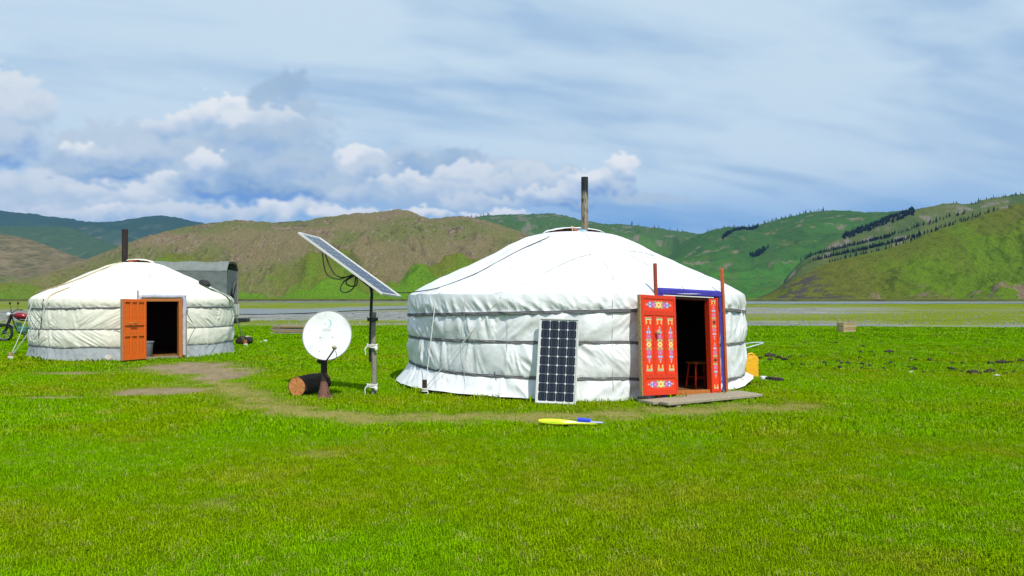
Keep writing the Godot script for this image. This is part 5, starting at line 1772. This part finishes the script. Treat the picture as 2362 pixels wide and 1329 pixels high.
# ------------------------------------------------------------------ farther things
func build_truck() -> void:
	var fwd := Vector3(-0.99, 0, 0.12).normalized()
	var side := Vector3(fwd.z, 0, -fwd.x)   # towards the far side
	if side.z > 0: side = -side
	var corner := spot(523, 690, 30.0)
	corner.y = 0.0
	var t := thing("truck", "truck with grey canvas cover parked behind the cream tent", "truck", corner)
	t.basis = Basis(fwd, Vector3.UP, fwd.cross(Vector3.UP))
	# local: x forward, y up, z to the truck's right; the load bed spans z from 0 to dz
	var dz := (t.basis.inverse() * side).z
	var W := 1.95 * signf(dz)
	var L := 3.9
	var sec := [Vector2(0.0, 1.38), Vector2(-0.02, 1.9), Vector2(0.0, 2.70), Vector2(0.03, 2.80), Vector2(0.17, 3.05), Vector2(0.5, 3.09), Vector2(0.83, 3.05), Vector2(0.97, 2.80), Vector2(1.0, 2.70), Vector2(1.02, 1.9), Vector2(1.0, 1.38)]
	for which in 2:
		var P := PackedVector3Array()
		var rows := [0, 1, 2] if which == 0 else [2, 3, 4, 5, 6, 7, 8]
		if which == 0:
			for far in 2:
				P = PackedVector3Array()
				var nn := 40
				for i in 16:
					for j in nn:
						var f := i / 15.0
						var x := j / (nn - 1.0) * L
						var y := lerpf(1.36, 2.70, f)
						var fold := 0.035 * n_ridge.get_noise_2d(x * 0.9 - f * 1.3, f * 0.4 + far * 9.0) * sin(PI * minf(f + 0.15, 1.0)) + 0.02 * n_low.get_noise_2d(x * 2.0, f * 3.0)
						P.append(Vector3(x, y, (0.0 if far == 0 else W) - signf(W) * (fold - 0.01)))
				var g := Geo.new()
				g.grid(P, nn, 16, Vector3.FORWARD, null, null, Vector3(L / 2, 2.0, W / 2))
				part("canvas_side", g, M.canvas_grey, t)
		else:
			var nn := 30
			for r in rows:
				for j in nn:
					var x := j / (nn - 1.0) * L
					var sag := 0.02 * sin(x * 5.0) * (1.0 if sec[r].y > 2.8 else 0.0)
					P.append(Vector3(x, sec[r].y + sag, W * sec[r].x))
			var g := Geo.new()
			g.grid(P, nn, rows.size(), Vector3.UP)
			part("canvas_roof", g, M.canvas_light, t)
	# rear end: posts, half drawn curtain, black boxes standing in for the shade inside
	var gr := Geo.new()
	for s in [0.03, 0.97]: gr.box(Vector3(0.03, 2.0, W * s), Vector3(0.05, 1.4, 0.05), Basis(), 0.005)
	gr.tube([Vector3(0.03, 2.7, W * 0.02), Vector3(0.03, 3.0, W * 0.16), Vector3(0.03, 3.04, W * 0.5), Vector3(0.03, 3.0, W * 0.84), Vector3(0.03, 2.7, W * 0.98)], 0.02, 6)
	part("rear_frame", gr, M.weathered_wood, t)
	var gc := Geo.new()
	var Pc := PackedVector3Array()
	for i in 10:
		for j in 12:
			var f := i / 9.0
			Pc.append(Vector3(-0.012 + 0.03 * n_mid.get_noise_2d(j * 0.8, f * 1.5), lerpf(1.40, 2.74, f), W * j / 11.0 * lerpf(0.22, 0.9, f * f)))
	gc.grid(Pc, 12, 10, Vector3.LEFT)
	part("rear_curtain", gc, M.canvas_grey, t)
	var gf := Geo.new()
	gf.box(Vector3(L - 0.03, 2.05, W / 2), Vector3(0.04, 1.5, absf(W) - 0.1), Basis(), 0.005)
	part("dark_backing", gf, M.black_cloth, t)
	gf = Geo.new()
	gf.box(Vector3(0.75, 1.55, W / 2), Vector3(1.1, 1.1, absf(W) - 0.2), Basis(), 0.03)
	part("dark_fill", gf, M.black_cloth, t)
	var gb := Geo.new()
	gb.box(Vector3(L / 2, 0.92, W / 2), Vector3(L, 0.08, absf(W)), Basis(), 0.01)
	part("bed", gb, M.truck_white, t)
	for s in [0.0, 1.0]:
		var gs := Geo.new()
		gs.box(Vector3(L / 2, 1.17, W * s), Vector3(L, 0.42, 0.04), Basis(), 0.006)
		for k in 6: gs.box(Vector3(0.2 + k * (L - 0.4) / 5.0, 1.17, W * s), Vector3(0.06, 0.44, 0.07), Basis(), 0.006)
		part("side_board", gs, M.truck_white, t)
	var tg := Geo.new()
	tg.box(Vector3(-0.03, 1.16, W / 2), Vector3(0.04, 0.46, absf(W)), Basis(), 0.006)
	for k in 5: tg.box(Vector3(-0.055, 1.16, W * (0.1 + 0.2 * k)), Vector3(0.03, 0.40, 0.10), Basis(), 0.008)
	part("tailgate", tg, M.truck_white, t)
	var bu := Geo.new()
	bu.box(Vector3(-0.06, 0.68, W / 2), Vector3(0.10, 0.14, absf(W) * 0.9), Basis(), 0.02)
	bu.box(Vector3(L / 2, 0.76, W / 2), Vector3(L + 1.2, 0.16, 0.7), Basis(), 0.02)
	part("chassis", bu, M.dark_metal, t)
	for a in [[0.9, 0.12], [0.9, 0.88], [4.6, 0.12], [4.6, 0.88]]:
		var gw := Geo.new()
		gw.lathe([Vector2(0.22, -0.10), Vector2(0.38, -0.11), Vector2(0.42, -0.07), Vector2(0.42, 0.07), Vector2(0.38, 0.11), Vector2(0.22, 0.10)], Vector3(a[0], 0.42, W * a[1]), Basis(Vector3.RIGHT, PI / 2), 22)
		var wh := part("wheel", gw, M.black_rubber, t)
		var gm := Geo.new()
		gm.lathe([Vector2(0.0, -0.06), Vector2(0.20, -0.07), Vector2(0.225, -0.09), Vector2(0.225, 0.09), Vector2(0.20, 0.07), Vector2(0.0, 0.06)], Vector3(a[0], 0.42, W * a[1]), Basis(Vector3.RIGHT, PI / 2), 16)
		part("rim", gm, M.truck_white, wh)
	var cab := Geo.new()
	var po := PackedVector2Array([Vector2(4.0, 0.6), Vector2(5.55, 0.6), Vector2(5.6, 1.3), Vector2(5.35, 2.05), Vector2(5.2, 2.15), Vector2(4.1, 2.15), Vector2(4.0, 2.05)])
	cab.prism(po, absf(W) * 0.92, Vector3(0, 0, W / 2))
	part("cab", cab, M.truck_white, t)
	for s in [0.03, 0.97]:
		var gw := Geo.new()
		gw.prism(PackedVector2Array([Vector2(4.5, 1.4), Vector2(5.45, 1.4), Vector2(5.25, 1.98), Vector2(4.5, 1.98)]), 0.02, Vector3(0, 0, W * s))
		part("window", gw, M.dark_glass, t)
	var ws := Geo.new()
	ws.quad(Vector3(5.612, 1.36, W * 0.1), Vector3(5.612, 1.36, W * 0.9), Vector3(5.39, 2.0, W * 0.87), Vector3(5.39, 2.0, W * 0.13), Vector3.RIGHT)
	part("windscreen", ws, M.dark_glass, t)
	for s in [0.15, 0.85]:
		var gh := Geo.new()
		gh.lathe([Vector2(0.0, 0.05), Vector2(0.08, 0.04), Vector2(0.10, 0.0)], Vector3(5.57, 0.95, W * s), Basis(Vector3.BACK, -PI / 2), 12)
		part("headlight", gh, M.headlight, t)

func build_motorcycle() -> void:
	var at := on_ground(42, 788)
	at.y = ground_h(at.x, at.z)
	var m := thing("motorcycle", "black and red motorcycle parked left of the cream tent", "motorcycle", at)
	# local x runs from the rear to the front wheel
	var fwd := Vector3(-0.97, 0, 0.22).normalized()
	m.basis = Basis(fwd, Vector3.UP, fwd.cross(Vector3.UP)).scaled(Vector3(1.12, 1.12, 1.12))
	var R := 0.30
	for k in 2:
		var x := 0.42 if k == 0 else -0.86
		var turn := Basis(Vector3.UP, deg_to_rad(-14.0)) if k == 0 else Basis()
		var g := Geo.new()
		var ring := []
		for q in 29: ring.append(Vector3(x, R, 0) + turn * Vector3(cos(TAU * q / 28.0) * (R - 0.04), sin(TAU * q / 28.0) * (R - 0.04), 0))
		g.tube(ring, 0.043, 8, false)
		var w := part("wheel", g, M.black_rubber, m)
		var gr := Geo.new()
		ring = []
		for q in 29: ring.append(Vector3(x, R, 0) + turn * Vector3(cos(TAU * q / 28.0) * (R - 0.078), sin(TAU * q / 28.0) * (R - 0.078), 0))
		gr.tube(ring, 0.014, 6, false)
		for q in 14:
			var a := TAU * q / 14.0
			gr.tube([Vector3(x, R, 0) + turn * Vector3(0, 0, 0.03 if q % 2 else -0.03), Vector3(x, R, 0) + turn * Vector3(cos(a) * 0.225, sin(a) * 0.225, 0)], 0.004, 4)
		gr.lathe([Vector2(0.0, -0.05), Vector2(0.055, -0.045), Vector2(0.055, 0.045), Vector2(0.0, 0.05)], Vector3(x, R, 0), turn * Basis(Vector3.RIGHT, PI / 2), 12)
		part("rim", gr, M.chrome, w)
		var gm := Geo.new()
		var P := PackedVector3Array()
		for i in 15:
			for j in 5:
				var a := lerpf(0.1, 2.7, i / 14.0)
				var ww := (j - 2) * 0.035
				P.append(Vector3(x, R, 0) + turn * Vector3(cos(a) * (R + 0.05 - 0.012 * absf(j - 2)), sin(a) * (R + 0.05 - 0.012 * absf(j - 2)), ww))
		gm.grid(P, 5, 15, Vector3.UP, null, null, Vector3(x, R, 0))
		part("mudguard", gm, M.chrome if k == 0 else M.black_rubber, m)
	var g := Geo.new()
	for s in [-1.0, 1.0]: g.tube([Vector3(0.42, R, 0.075 * s), Vector3(0.20, 0.92, 0.07 * s)], [0.022, 0.026], 7)
	part("fork", g, M.dark_metal, m)
	g = Geo.new()
	g.tube(curve([Vector3(0.18, 0.90, 0), Vector3(-0.05, 0.72, 0), Vector3(-0.5, 0.68, 0), Vector3(-0.86, 0.5, 0)], 5), 0.022, 7)
	g.tube(curve([Vector3(0.2, 0.85, 0), Vector3(0.08, 0.45, 0), Vector3(-0.1, 0.26, 0), Vector3(-0.4, 0.27, 0), Vector3(-0.86, R, 0.08)], 5), 0.020, 7)
	part("frame", g, M.black_rubber, m)
	g = Geo.new()
	g.lump(Vector3(-0.10, 0.86, 0), Vector3(0.25, 0.11, 0.13), 0.06, n_low, 18, Basis(Vector3.BACK, 0.15))
	part("fuel_tank", g, M.tank_red, m)
	g = Geo.new()
	g.lump(Vector3(-0.56, 0.82, 0), Vector3(0.34, 0.065, 0.13), 0.05, n_low, 16)
	part("seat", g, M.black_rubber, m)
	g = Geo.new()
	g.box(Vector3(-0.13, 0.40, 0), Vector3(0.30, 0.22, 0.24), Basis(), 0.04)
	for k in 5: g.box(Vector3(0.0, 0.54 + k * 0.025, 0), Vector3(0.17, 0.010, 0.18), Basis(Vector3.BACK, 0.2), 0.002)
	part("engine", g, M.teal_paint, m)
	g = Geo.new()
	g.tube(curve([Vector3(0.05, 0.55, 0.12), Vector3(0.10, 0.35, 0.14), Vector3(-0.1, 0.24, 0.16), Vector3(-0.6, 0.28, 0.18), Vector3(-1.0, 0.34, 0.18)], 5), [0.02, 0.02, 0.02, 0.02, 0.02, 0.02, 0.02, 0.02, 0.02, 0.02, 0.025, 0.03, 0.035, 0.04, 0.04, 0.04, 0.045, 0.045, 0.045, 0.045, 0.04], 8)
	part("exhaust", g, M.chrome, m)
	g = Geo.new()
	g.lathe([Vector2(0.0, 0.07), Vector2(0.07, 0.05), Vector2(0.085, 0.0), Vector2(0.05, -0.09), Vector2(0.0, -0.11)], Vector3(0.30, 0.90, 0), Basis(Vector3.BACK, -PI / 2), 14)
	part("headlight", g, M.headlight, m)
	g = Geo.new()
	g.tube(curve([Vector3(0.08, 1.06, -0.38), Vector3(0.17, 1.05, -0.2), Vector3(0.20, 0.96, 0), Vector3(0.17, 1.05, 0.2), Vector3(0.08, 1.06, 0.38)], 5), 0.014, 7)
	part("handlebar", g, M.dark_metal, m)
	for s in [-1.0, 1.0]:
		g = Geo.new()
		g.tube([Vector3(0.13, 1.06, 0.26 * s), Vector3(0.14, 1.25, 0.33 * s)], 0.007, 5)
		g.lump(Vector3(0.14, 1.29, 0.34 * s), Vector3(0.02, 0.05, 0.075), 0.0, null, 12)
		part("mirror", g, M.black_rubber, m)
		g = Geo.new()
		g.tube([Vector3(0.08, 1.06, 0.38 * s), Vector3(0.05, 1.06, 0.46 * s)], 0.020, 7)
		part("hand_grip", g, M.black_rubber, m)
		g = Geo.new()
		g.lump(Vector3(0.27, 0.84, 0.14 * s), Vector3(0.03, 0.03, 0.03), 0.0, null, 8)
		part("indicator", g, M.orange_paint, m)
	g = Geo.new()
	g.tube([Vector3(-0.2, 0.30, -0.1), Vector3(-0.27, 0.0, -0.24)], 0.013, 6)
	part("side_stand", g, M.dark_metal, m)

func build_far_things() -> void:
	# stack of poles
	var a := on_ground(629, 771)
	var ps := thing("pole_stack", "low stack of grey wooden poles on the grass by the river", "pole stack", a)
	rng.seed = 5
	for k in 14:
		var g := Geo.new()
		var row := k / 2
		var y := 0.035 + row * 0.058
		var z := (0.06 if k % 2 else -0.06) + rng.randf_range(-0.02, 0.02)
		var x0 := rng.randf_range(-0.12, 0.15)
		var x1 := rng.randf_range(2.3, 2.75)
		g.tube([Vector3(x0, y, z), Vector3((x0 + x1) / 2, y + rng.randf_range(-0.008, 0.008), z + rng.randf_range(-0.02, 0.02)), Vector3(x1, y + rng.randf_range(-0.01, 0.01), z)], [0.030, 0.028, 0.022], 7)
		part("pole", g, [M.weathered_wood, M.grey_wood, M.raw_wood][k % 3], ps)
	for x in [0.3, 2.1]:
		for s in [-1.0, 1.0]:
			var g := Geo.new()
			g.tube([Vector3(x, -0.1, 0.13 * s), Vector3(x + 0.02, 0.47, 0.13 * s)], 0.026, 7)
			part("upright", g, M.grey_wood, ps)
	# crate
	a = on_ground(1952, 765)
	a.y = ground_h(a.x, a.z)
	var c := thing("wooden_crate", "open wooden crate of pale slats at the river edge", "crate", a, deg_to_rad(4.0))
	for side in 4:
		var B := Basis(Vector3.UP, side * PI / 2)
		for k in 4:
			var g := Geo.new()
			g.box(B * Vector3(rng.randf_range(-0.015, 0.015), 0.085 + k * 0.118, 0.30), Vector3(0.64, 0.10, 0.025), B, 0.005)
			part("slat", g, [M.pale_wood, M.raw_wood][(k + side) % 2], c)
		var gp := Geo.new()
		gp.box(B * Vector3(0.26, 0.33, 0.265), Vector3(0.05, 0.70, 0.045), B * Basis(Vector3.BACK, rng.randf_range(-0.06, 0.06)), 0.005)
		part("corner_post", gp, M.raw_wood, c)
	# dark heap beside the cream tent
	a = on_ground(556, 797)
	var h := thing("dark_bundle", "dark red and black bundle beside the right of the cream tent", "bundle", a + Vector3(-0.02, 0, -0.45))
	var g1 := Geo.new()
	g1.lump(Vector3(-0.08, 0.14, 0), Vector3(0.24, 0.17, 0.18), 0.5, n_mid, 18, Basis(), 1.2)
	part("sack", g1, M.dark_bundle, h)
	g1 = Geo.new()
	g1.lump(Vector3(0.14, 0.15, 0.04), Vector3(0.15, 0.13, 0.14), 0.5, n_mid, 16, Basis(), 1.4)
	part("bag", g1, M.black_cloth, h)
	g1 = Geo.new()
	g1.lump(Vector3(0.10, 0.285, 0.04), Vector3(0.09, 0.03, 0.07), 0.5, n_mid, 12, Basis(), 1.4)
	part("pale_rag", g1, M.cream_plastic, h)

# ------------------------------------------------------------------ trees on the hills
func tree_mesh(seed_: int) -> Array:
	var r := RandomNumberGenerator.new()
	r.seed = seed_
	var t := Geo.new()
	t.tube([Vector3(0, -0.6, 0), Vector3(0.02, 0.5, 0), Vector3(0, 0.95, 0)], [0.035, 0.028, 0.006], 5)
	var g := Geo.new()
	var tiers := 7
	for k in tiers:
		var f := float(k) / tiers
		var y := lerpf(0.16, 0.93, f)
		var R := lerpf(0.20, 0.035, pow(f, 0.85)) * r.randf_range(0.85, 1.15)
		var nb := 8
		for b in nb:
			if r.randf() < 0.12: continue
			var a := TAU * b / nb + k * 0.7 + r.randf_range(-0.2, 0.2)
			var L := R * r.randf_range(0.7, 1.25)
			var d := Vector3(cos(a), 0, sin(a))
			var w := d.cross(Vector3.UP) * L * 0.55
			var tip := Vector3(0, y - 0.05, 0) + d * L
			var base := Vector3(0, y + 0.09, 0)
			g.col = Color(0.016, 0.032, 0.020) * r.randf_range(0.7, 1.4)
			var nm := (d + Vector3(0, 0.7, 0)).normalized()
			g.tri(base, tip + w, tip - w * 0.4, nm)
			g.tri(base, tip + w * 0.3, tip - w, nm)
			g.tri(base - Vector3(0, 0.08, 0), tip + w * 0.6 - Vector3(0, 0.04, 0), tip - w * 0.6 - Vector3(0, 0.04, 0), nm)
	return [t.mesh(), g.mesh(true)]
func build_trees() -> void:
	var kinds := []
	for k in 5: kinds.append(tree_mesh(100 + k))
	rng.seed = 400
	# [hill, from bearing, to bearing, how many, depth below the crest from, to, height from, to, label, group]
	var rows := [
		["wooded_spur_001", 1850, 2230, 62, -0.01, 0.03, 5.0, 8.5, "small dark conifer in the upper tree line of the right spurs", "conifers on the upper spur"],
		["wooded_spur_002", 1870, 2300, 76, -0.01, 0.03, 4.6, 8.0, "small dark conifer in the middle tree line of the right spurs", "conifers on the middle spur"],
		["near_slope", 1915, 2130, 34, -0.03, 0.01, 3.8, 6.5, "small dark conifer along the crest of the near right slope", "conifers on the near crest"],
		["near_slope", 2140, 2362, 20, -0.08, 0.0, 4.0, 6.5, "dark conifer high on the crest at the right edge", "conifers at the right edge"],
		["wooded_spur", 2195, 2362, 34, -0.03, 0.02, 4.0, 7.0, "thin conifer standing against the sky on the right ridge", "conifers on the right skyline"],
		["right_mountain", 1630, 1905, 58, -0.02, 0.01, 6.0, 9.5, "tiny dark conifer on the far green ridge skyline", "conifers on the far ridge"],
		["middle_mountain", 1085, 1135, 8, -0.01, 0.01, 9.0, 13.0, "tiny dark conifer on the left of the middle mountain crest", "conifers on the middle mountain left"],
		["middle_mountain", 1450, 1600, 8, -0.01, 0.01, 9.0, 14.0, "tiny lone conifer on the right of the middle mountain crest", "conifers on the middle mountain right"]]
	var proto := {}
	for r in rows:
		for k in r[3]:
			var px: float = lerpf(r[1], r[2], (k + rng.randf_range(-0.4, 0.4)) / r[3])
			var p := crest_point(r[0], px, rng.randf_range(r[4], r[5]))
			var q := rng.randi() % kinds.size()
			var o: Node3D
			if proto.has(q):
				o = proto[q].duplicate()
				o.name = numbered("conifer_tree")
				add_child(o)
			else:
				o = thing("conifer_tree", "", "tree")
				for w in 2:
					var mi := MeshInstance3D.new()
					mi.name = ["trunk", "crown"][w]
					mi.mesh = kinds[q][w]
					mi.material_override = M.trunk if w == 0 else M.needles
					o.add_child(mi, true)
				proto[q] = o
			var h: float = rng.randf_range(r[6], r[7])
			if rng.randf() < 0.15: h *= 1.35
			o.position = p - Vector3(0, 0.03 * h, 0)
			o.basis = Basis(Vector3.UP, rng.randf() * TAU).scaled(Vector3(h * 0.9, h, h * 0.9))
			tag(o, r[8], "tree", r[9])
	# the woods that read as one dark mass
	for wd in [["wooded_spur", 1945, 2105, 420, -0.10, 0.07, 7.0, 11.0, "dense dark wood along the steep spur below the right ridge"], ["right_mountain", 1632, 1735, 160, 0.05, 0.0, 8.0, 11.0, "dark strip of wood below the low green summit"], ["right_mountain", 1636, 1690, 60, 0.0, 0.0, 8.0, 11.0, "short dark strip of wood low on the green mountainside"], ["wooded_spur_001", 1860, 2060, 170, -0.01, 0.03, 3.5, 6.5, "thin dark line of wood on the upper right spur"], ["wooded_spur_002", 1885, 2120, 190, -0.01, 0.03, 3.2, 6.0, "thin dark line of wood on the middle right spur"]]:
		var mm := MultiMesh.new()
		mm.transform_format = MultiMesh.TRANSFORM_3D
		mm.mesh = kinds[0][1]
		mm.instance_count = wd[3]
		var i0 := used_names.get("pine_wood", 0)
		for k in wd[3]:
			var f := rng.randf()
			var px: float = lerpf(wd[1], wd[2], f)
			var t: float = rng.randf_range(wd[4], wd[5])
			if i0 == 1: t = lerpf(0.20, 0.055, f) + rng.randf_range(-0.008, 0.008)
			if i0 == 2: t = lerpf(0.47, 0.36, f) + rng.randf_range(-0.008, 0.008)
			var h: float = rng.randf_range(wd[6], wd[7])
			mm.set_instance_transform(k, Transform3D(Basis(Vector3.UP, f * 40.0).scaled(Vector3(h * 1.1, h, h * 1.1)), crest_point(wd[0], px, t) - Vector3(0, 0.04 * h, 0)))
		var o := MultiMeshInstance3D.new()
		o.name = numbered("pine_wood")
		o.multimesh = mm
		o.material_override = M.needles
		add_child(o)
		tag(o, wd[8], "wood", "", "stuff")

# ------------------------------------------------------------------ river, pebbles, grass
func build_river() -> void:
	for rb in [[[[470, 713], [600, 712], [700, 713], [800, 709], [900, 706], [1000, 705]], [[470, 723], [600, 725], [700, 722], [800, 717], [900, 713], [1000, 711]]],
			[[[1500, 695.6], [1900, 695.6], [2362, 695.6], [2700, 695.6]], [[1500, 700.5], [1900, 701.3], [2362, 700.2], [2700, 699.0]]],
			[[[380, 695.6], [700, 695.6], [960, 695.6]], [[380, 697.4], [700, 698.0], [960, 697.2]]]]:
		var P := PackedVector3Array()
		var nu := 90
		var tt := []
		var bb := []
		for a in rb[0]: tt.append([a[0], a[1]])
		for a in rb[1]: bb.append([a[0], a[1]])
		for i in 5:
			for j in nu:
				var px := lerpf(rb[0][0][0], rb[0][-1][0], j / (nu - 1.0))
				var y0 := table(tt, px) + 0.4 * n_mid.get_noise_1d(px * 0.02)
				var y1 := table(bb, px) + 0.9 * n_mid.get_noise_1d(px * 0.013 + 50.0)
				var p := on_ground(px, lerpf(y0, y1, i / 4.0), -0.2)
				P.append(p)
		var g := Geo.new()
		g.grid(P, nu, 5, Vector3.UP)
		structure("river", g, M.water)
	# pebbles on the gravel plain
	var pm := []
	for k in 1:
		var g := Geo.new()
		g.lump(Vector3.ZERO, Vector3(1, 0.6, 0.8), 0.5, n_mid, 6, Basis(), 1.2)
		pm.append(g.mesh())
	var N := 9000
	var mm := MultiMesh.new()
	mm.transform_format = MultiMesh.TRANSFORM_3D
	mm.use_colors = true
	mm.mesh = pm[0]
	mm.instance_count = N
	rng.seed = 12
	for k in N:
		var d := 46.5 + 110.0 * pow(rng.randf(), 1.7)
		var x := rng.randf_range(-0.68, 0.72) * d
		d = maxf(d, river_edge(x) + 0.9)
		var s := rng.randf_range(0.02, 0.06) * (1.0 + d / 200.0)
		if rng.randf() < 0.02: s *= 2.0
		var v := rng.randf_range(0.14, 0.30)
		mm.set_instance_transform(k, Transform3D(Basis(Vector3.UP, rng.randf() * TAU).scaled(Vector3(s, s, s)), Vector3(x, ground_h(x, -d) + s * 0.2, -d)))
		mm.set_instance_color(k, Color(v, v * 1.02, v * 1.05))
	var o := MultiMeshInstance3D.new()
	o.name = "pebbles"
	o.multimesh = mm
	o.material_override = M.pebble
	add_child(o)
	tag(o, "grey pebbles strewn over the gravel river plain", "pebbles", "", "stuff")
func tuft(seed_: int, blades: int, h: float, w: float, spread: float) -> ArrayMesh:
	var r := RandomNumberGenerator.new()
	r.seed = seed_
	var g := Geo.new()
	for b in blades:
		var a := r.randf() * TAU
		var base := Vector3(cos(a), 0, sin(a)) * spread * sqrt(r.randf())
		var dir := r.randf() * TAU
		var ln := h * r.randf_range(0.45, 1.15)
		var lean := r.randf_range(0.35, 1.3)
		var d := Vector3(cos(dir), 0, sin(dir))
		var s := d.cross(Vector3.UP) * w * 0.5 * r.randf_range(0.7, 1.2)
		var p1 := base + Vector3(0, ln * 0.55, 0) + d * ln * 0.22 * lean
		var p2 := base + Vector3(0, ln * (0.95 - 0.3 * lean), 0) + d * ln * 0.75 * lean
		var tone := r.randf_range(0.65, 1.3)
		g.col = Color(tone, tone * r.randf_range(0.94, 1.05), tone * 0.9)
		var nm := (Vector3.UP + d * 0.5 * r.randf_range(-1, 1)).normalized()
		g.quad(base - s, base + s, p1 + s * 0.8, p1 - s * 0.8, nm)
		g.tri(p1 - s * 0.8, p1 + s * 0.8, p2, nm)
	return g.mesh(true)
func build_grass() -> void:
	# [name, nearest, farthest, tufts per square metre, blade length, blade width, blades, spread, label]
	var bands := [
		["grass", 3.6, 9.0, 700, 0.040, 0.0042, 16, 0.055, "short olive green grass across the foreground"],
		["grass", 9.0, 17.0, 330, 0.055, 0.0060, 14, 0.070, "short green grass round the white tent"],
		["grass", 17.0, 30.0, 120, 0.065, 0.010, 14, 0.110, "short green grass round the cream tent"],
		["grass", 30.0, 47.0, 45, 0.075, 0.020, 14, 0.180, "bright green grass towards the river edge"]]
	rng.seed = 900
	var n := 0
	for b in bands:
		var m := tuft(n + 50, b[6], b[4], b[5], b[7])
		var xf: Array[Transform3D] = []
		var cs := PackedColorArray()
		var cell: float = 1.0 / sqrt(b[3])
		var z: float = -b[1]
		while z > -b[2]:
			var half: float = -z * 0.70 + 0.6
			var x := -half
			while x < half:
				var px := x + rng.randf_range(-0.6, 0.6) * cell
				var pz := z + rng.randf_range(-0.6, 0.6) * cell
				x += cell
				if -pz > river_edge(px) - 0.1: continue
				if Vector2(px - 1.22, pz + 15.24).length() < 3.18: continue
				if Vector2(px + 10.92, pz + 22.49).length() < 2.62: continue
				var wr := wear(px, pz)
				if rng.randf() < wr.y * 0.95 or rng.randf() < wr.x * 0.58: continue
				var s := rng.randf_range(0.7, 1.35) * (1.0 - 0.5 * maxf(wr.x, wr.y)) * (1.0 + 0.35 * n_mid.get_noise_2d(px * 1.1, pz * 1.1))
				var dt := minf(Vector2(px - 1.22, pz + 15.24).length() - 3.2, Vector2(px + 10.92, pz + 22.49).length() - 2.64)
				if dt < 0.4: s *= 1.0 + 1.3 * ss(0.4, 0.05, dt) * ss(-0.1, 0.35, n_mid.get_noise_2d(px * 1.6 + 5.0, pz * 1.6))
				var c := grass_tone(px, pz)
				c = c.lerp(Color(0.33, 0.30, 0.07), wr.x * 0.6)
				if -pz > 18.0: c = c.lerp(Color(0.165, 0.385, 0.000), 0.75 * ss(18.0, 30.0, -pz))
				var k := rng.randf_range(0.75, 1.25)
				if rng.randf() < 0.06: c = c.lerp(Color(0.42, 0.38, 0.12), 0.6)
				cs.append(Color(c.r * k, c.g * k, c.b * k))
				xf.append(Transform3D(Basis(Vector3.UP, rng.randf() * TAU).scaled(Vector3(s, s, s)), Vector3(px, ground_h(px, pz) - 0.004, pz)))
			z -= cell
		var mm := MultiMesh.new()
		mm.transform_format = MultiMesh.TRANSFORM_3D
		mm.use_colors = true
		mm.mesh = m
		mm.instance_count = xf.size()
		for k in xf.size():
			mm.set_instance_transform(k, xf[k])
			mm.set_instance_color(k, cs[k])
		var o := MultiMeshInstance3D.new()
		o.name = numbered(b[0])
		o.multimesh = mm
		o.material_override = M.blade
		add_child(o)
		tag(o, b[8], "grass", "", "stuff")
		print("grass ", xf.size())
		n += 1

func _ready() -> void:
	set_noises()
	set_view()
	print("sky done ", Time.get_ticks_msec())
	set_materials()
	lay_out()
	lay_dry()
	build_ground()
	build_hills()
	build_river()
	print("land done ", Time.get_ticks_msec())
	big_tent()
	small_tent()
	print("tents done ", Time.get_ticks_msec())
	build_truck()
	build_panels()
	build_dish()
	build_motorcycle()
	build_yard()
	build_far_things()
	build_trees()
	print("things done ", Time.get_ticks_msec())
	build_grass()
	print("grass done ", Time.get_ticks_msec())
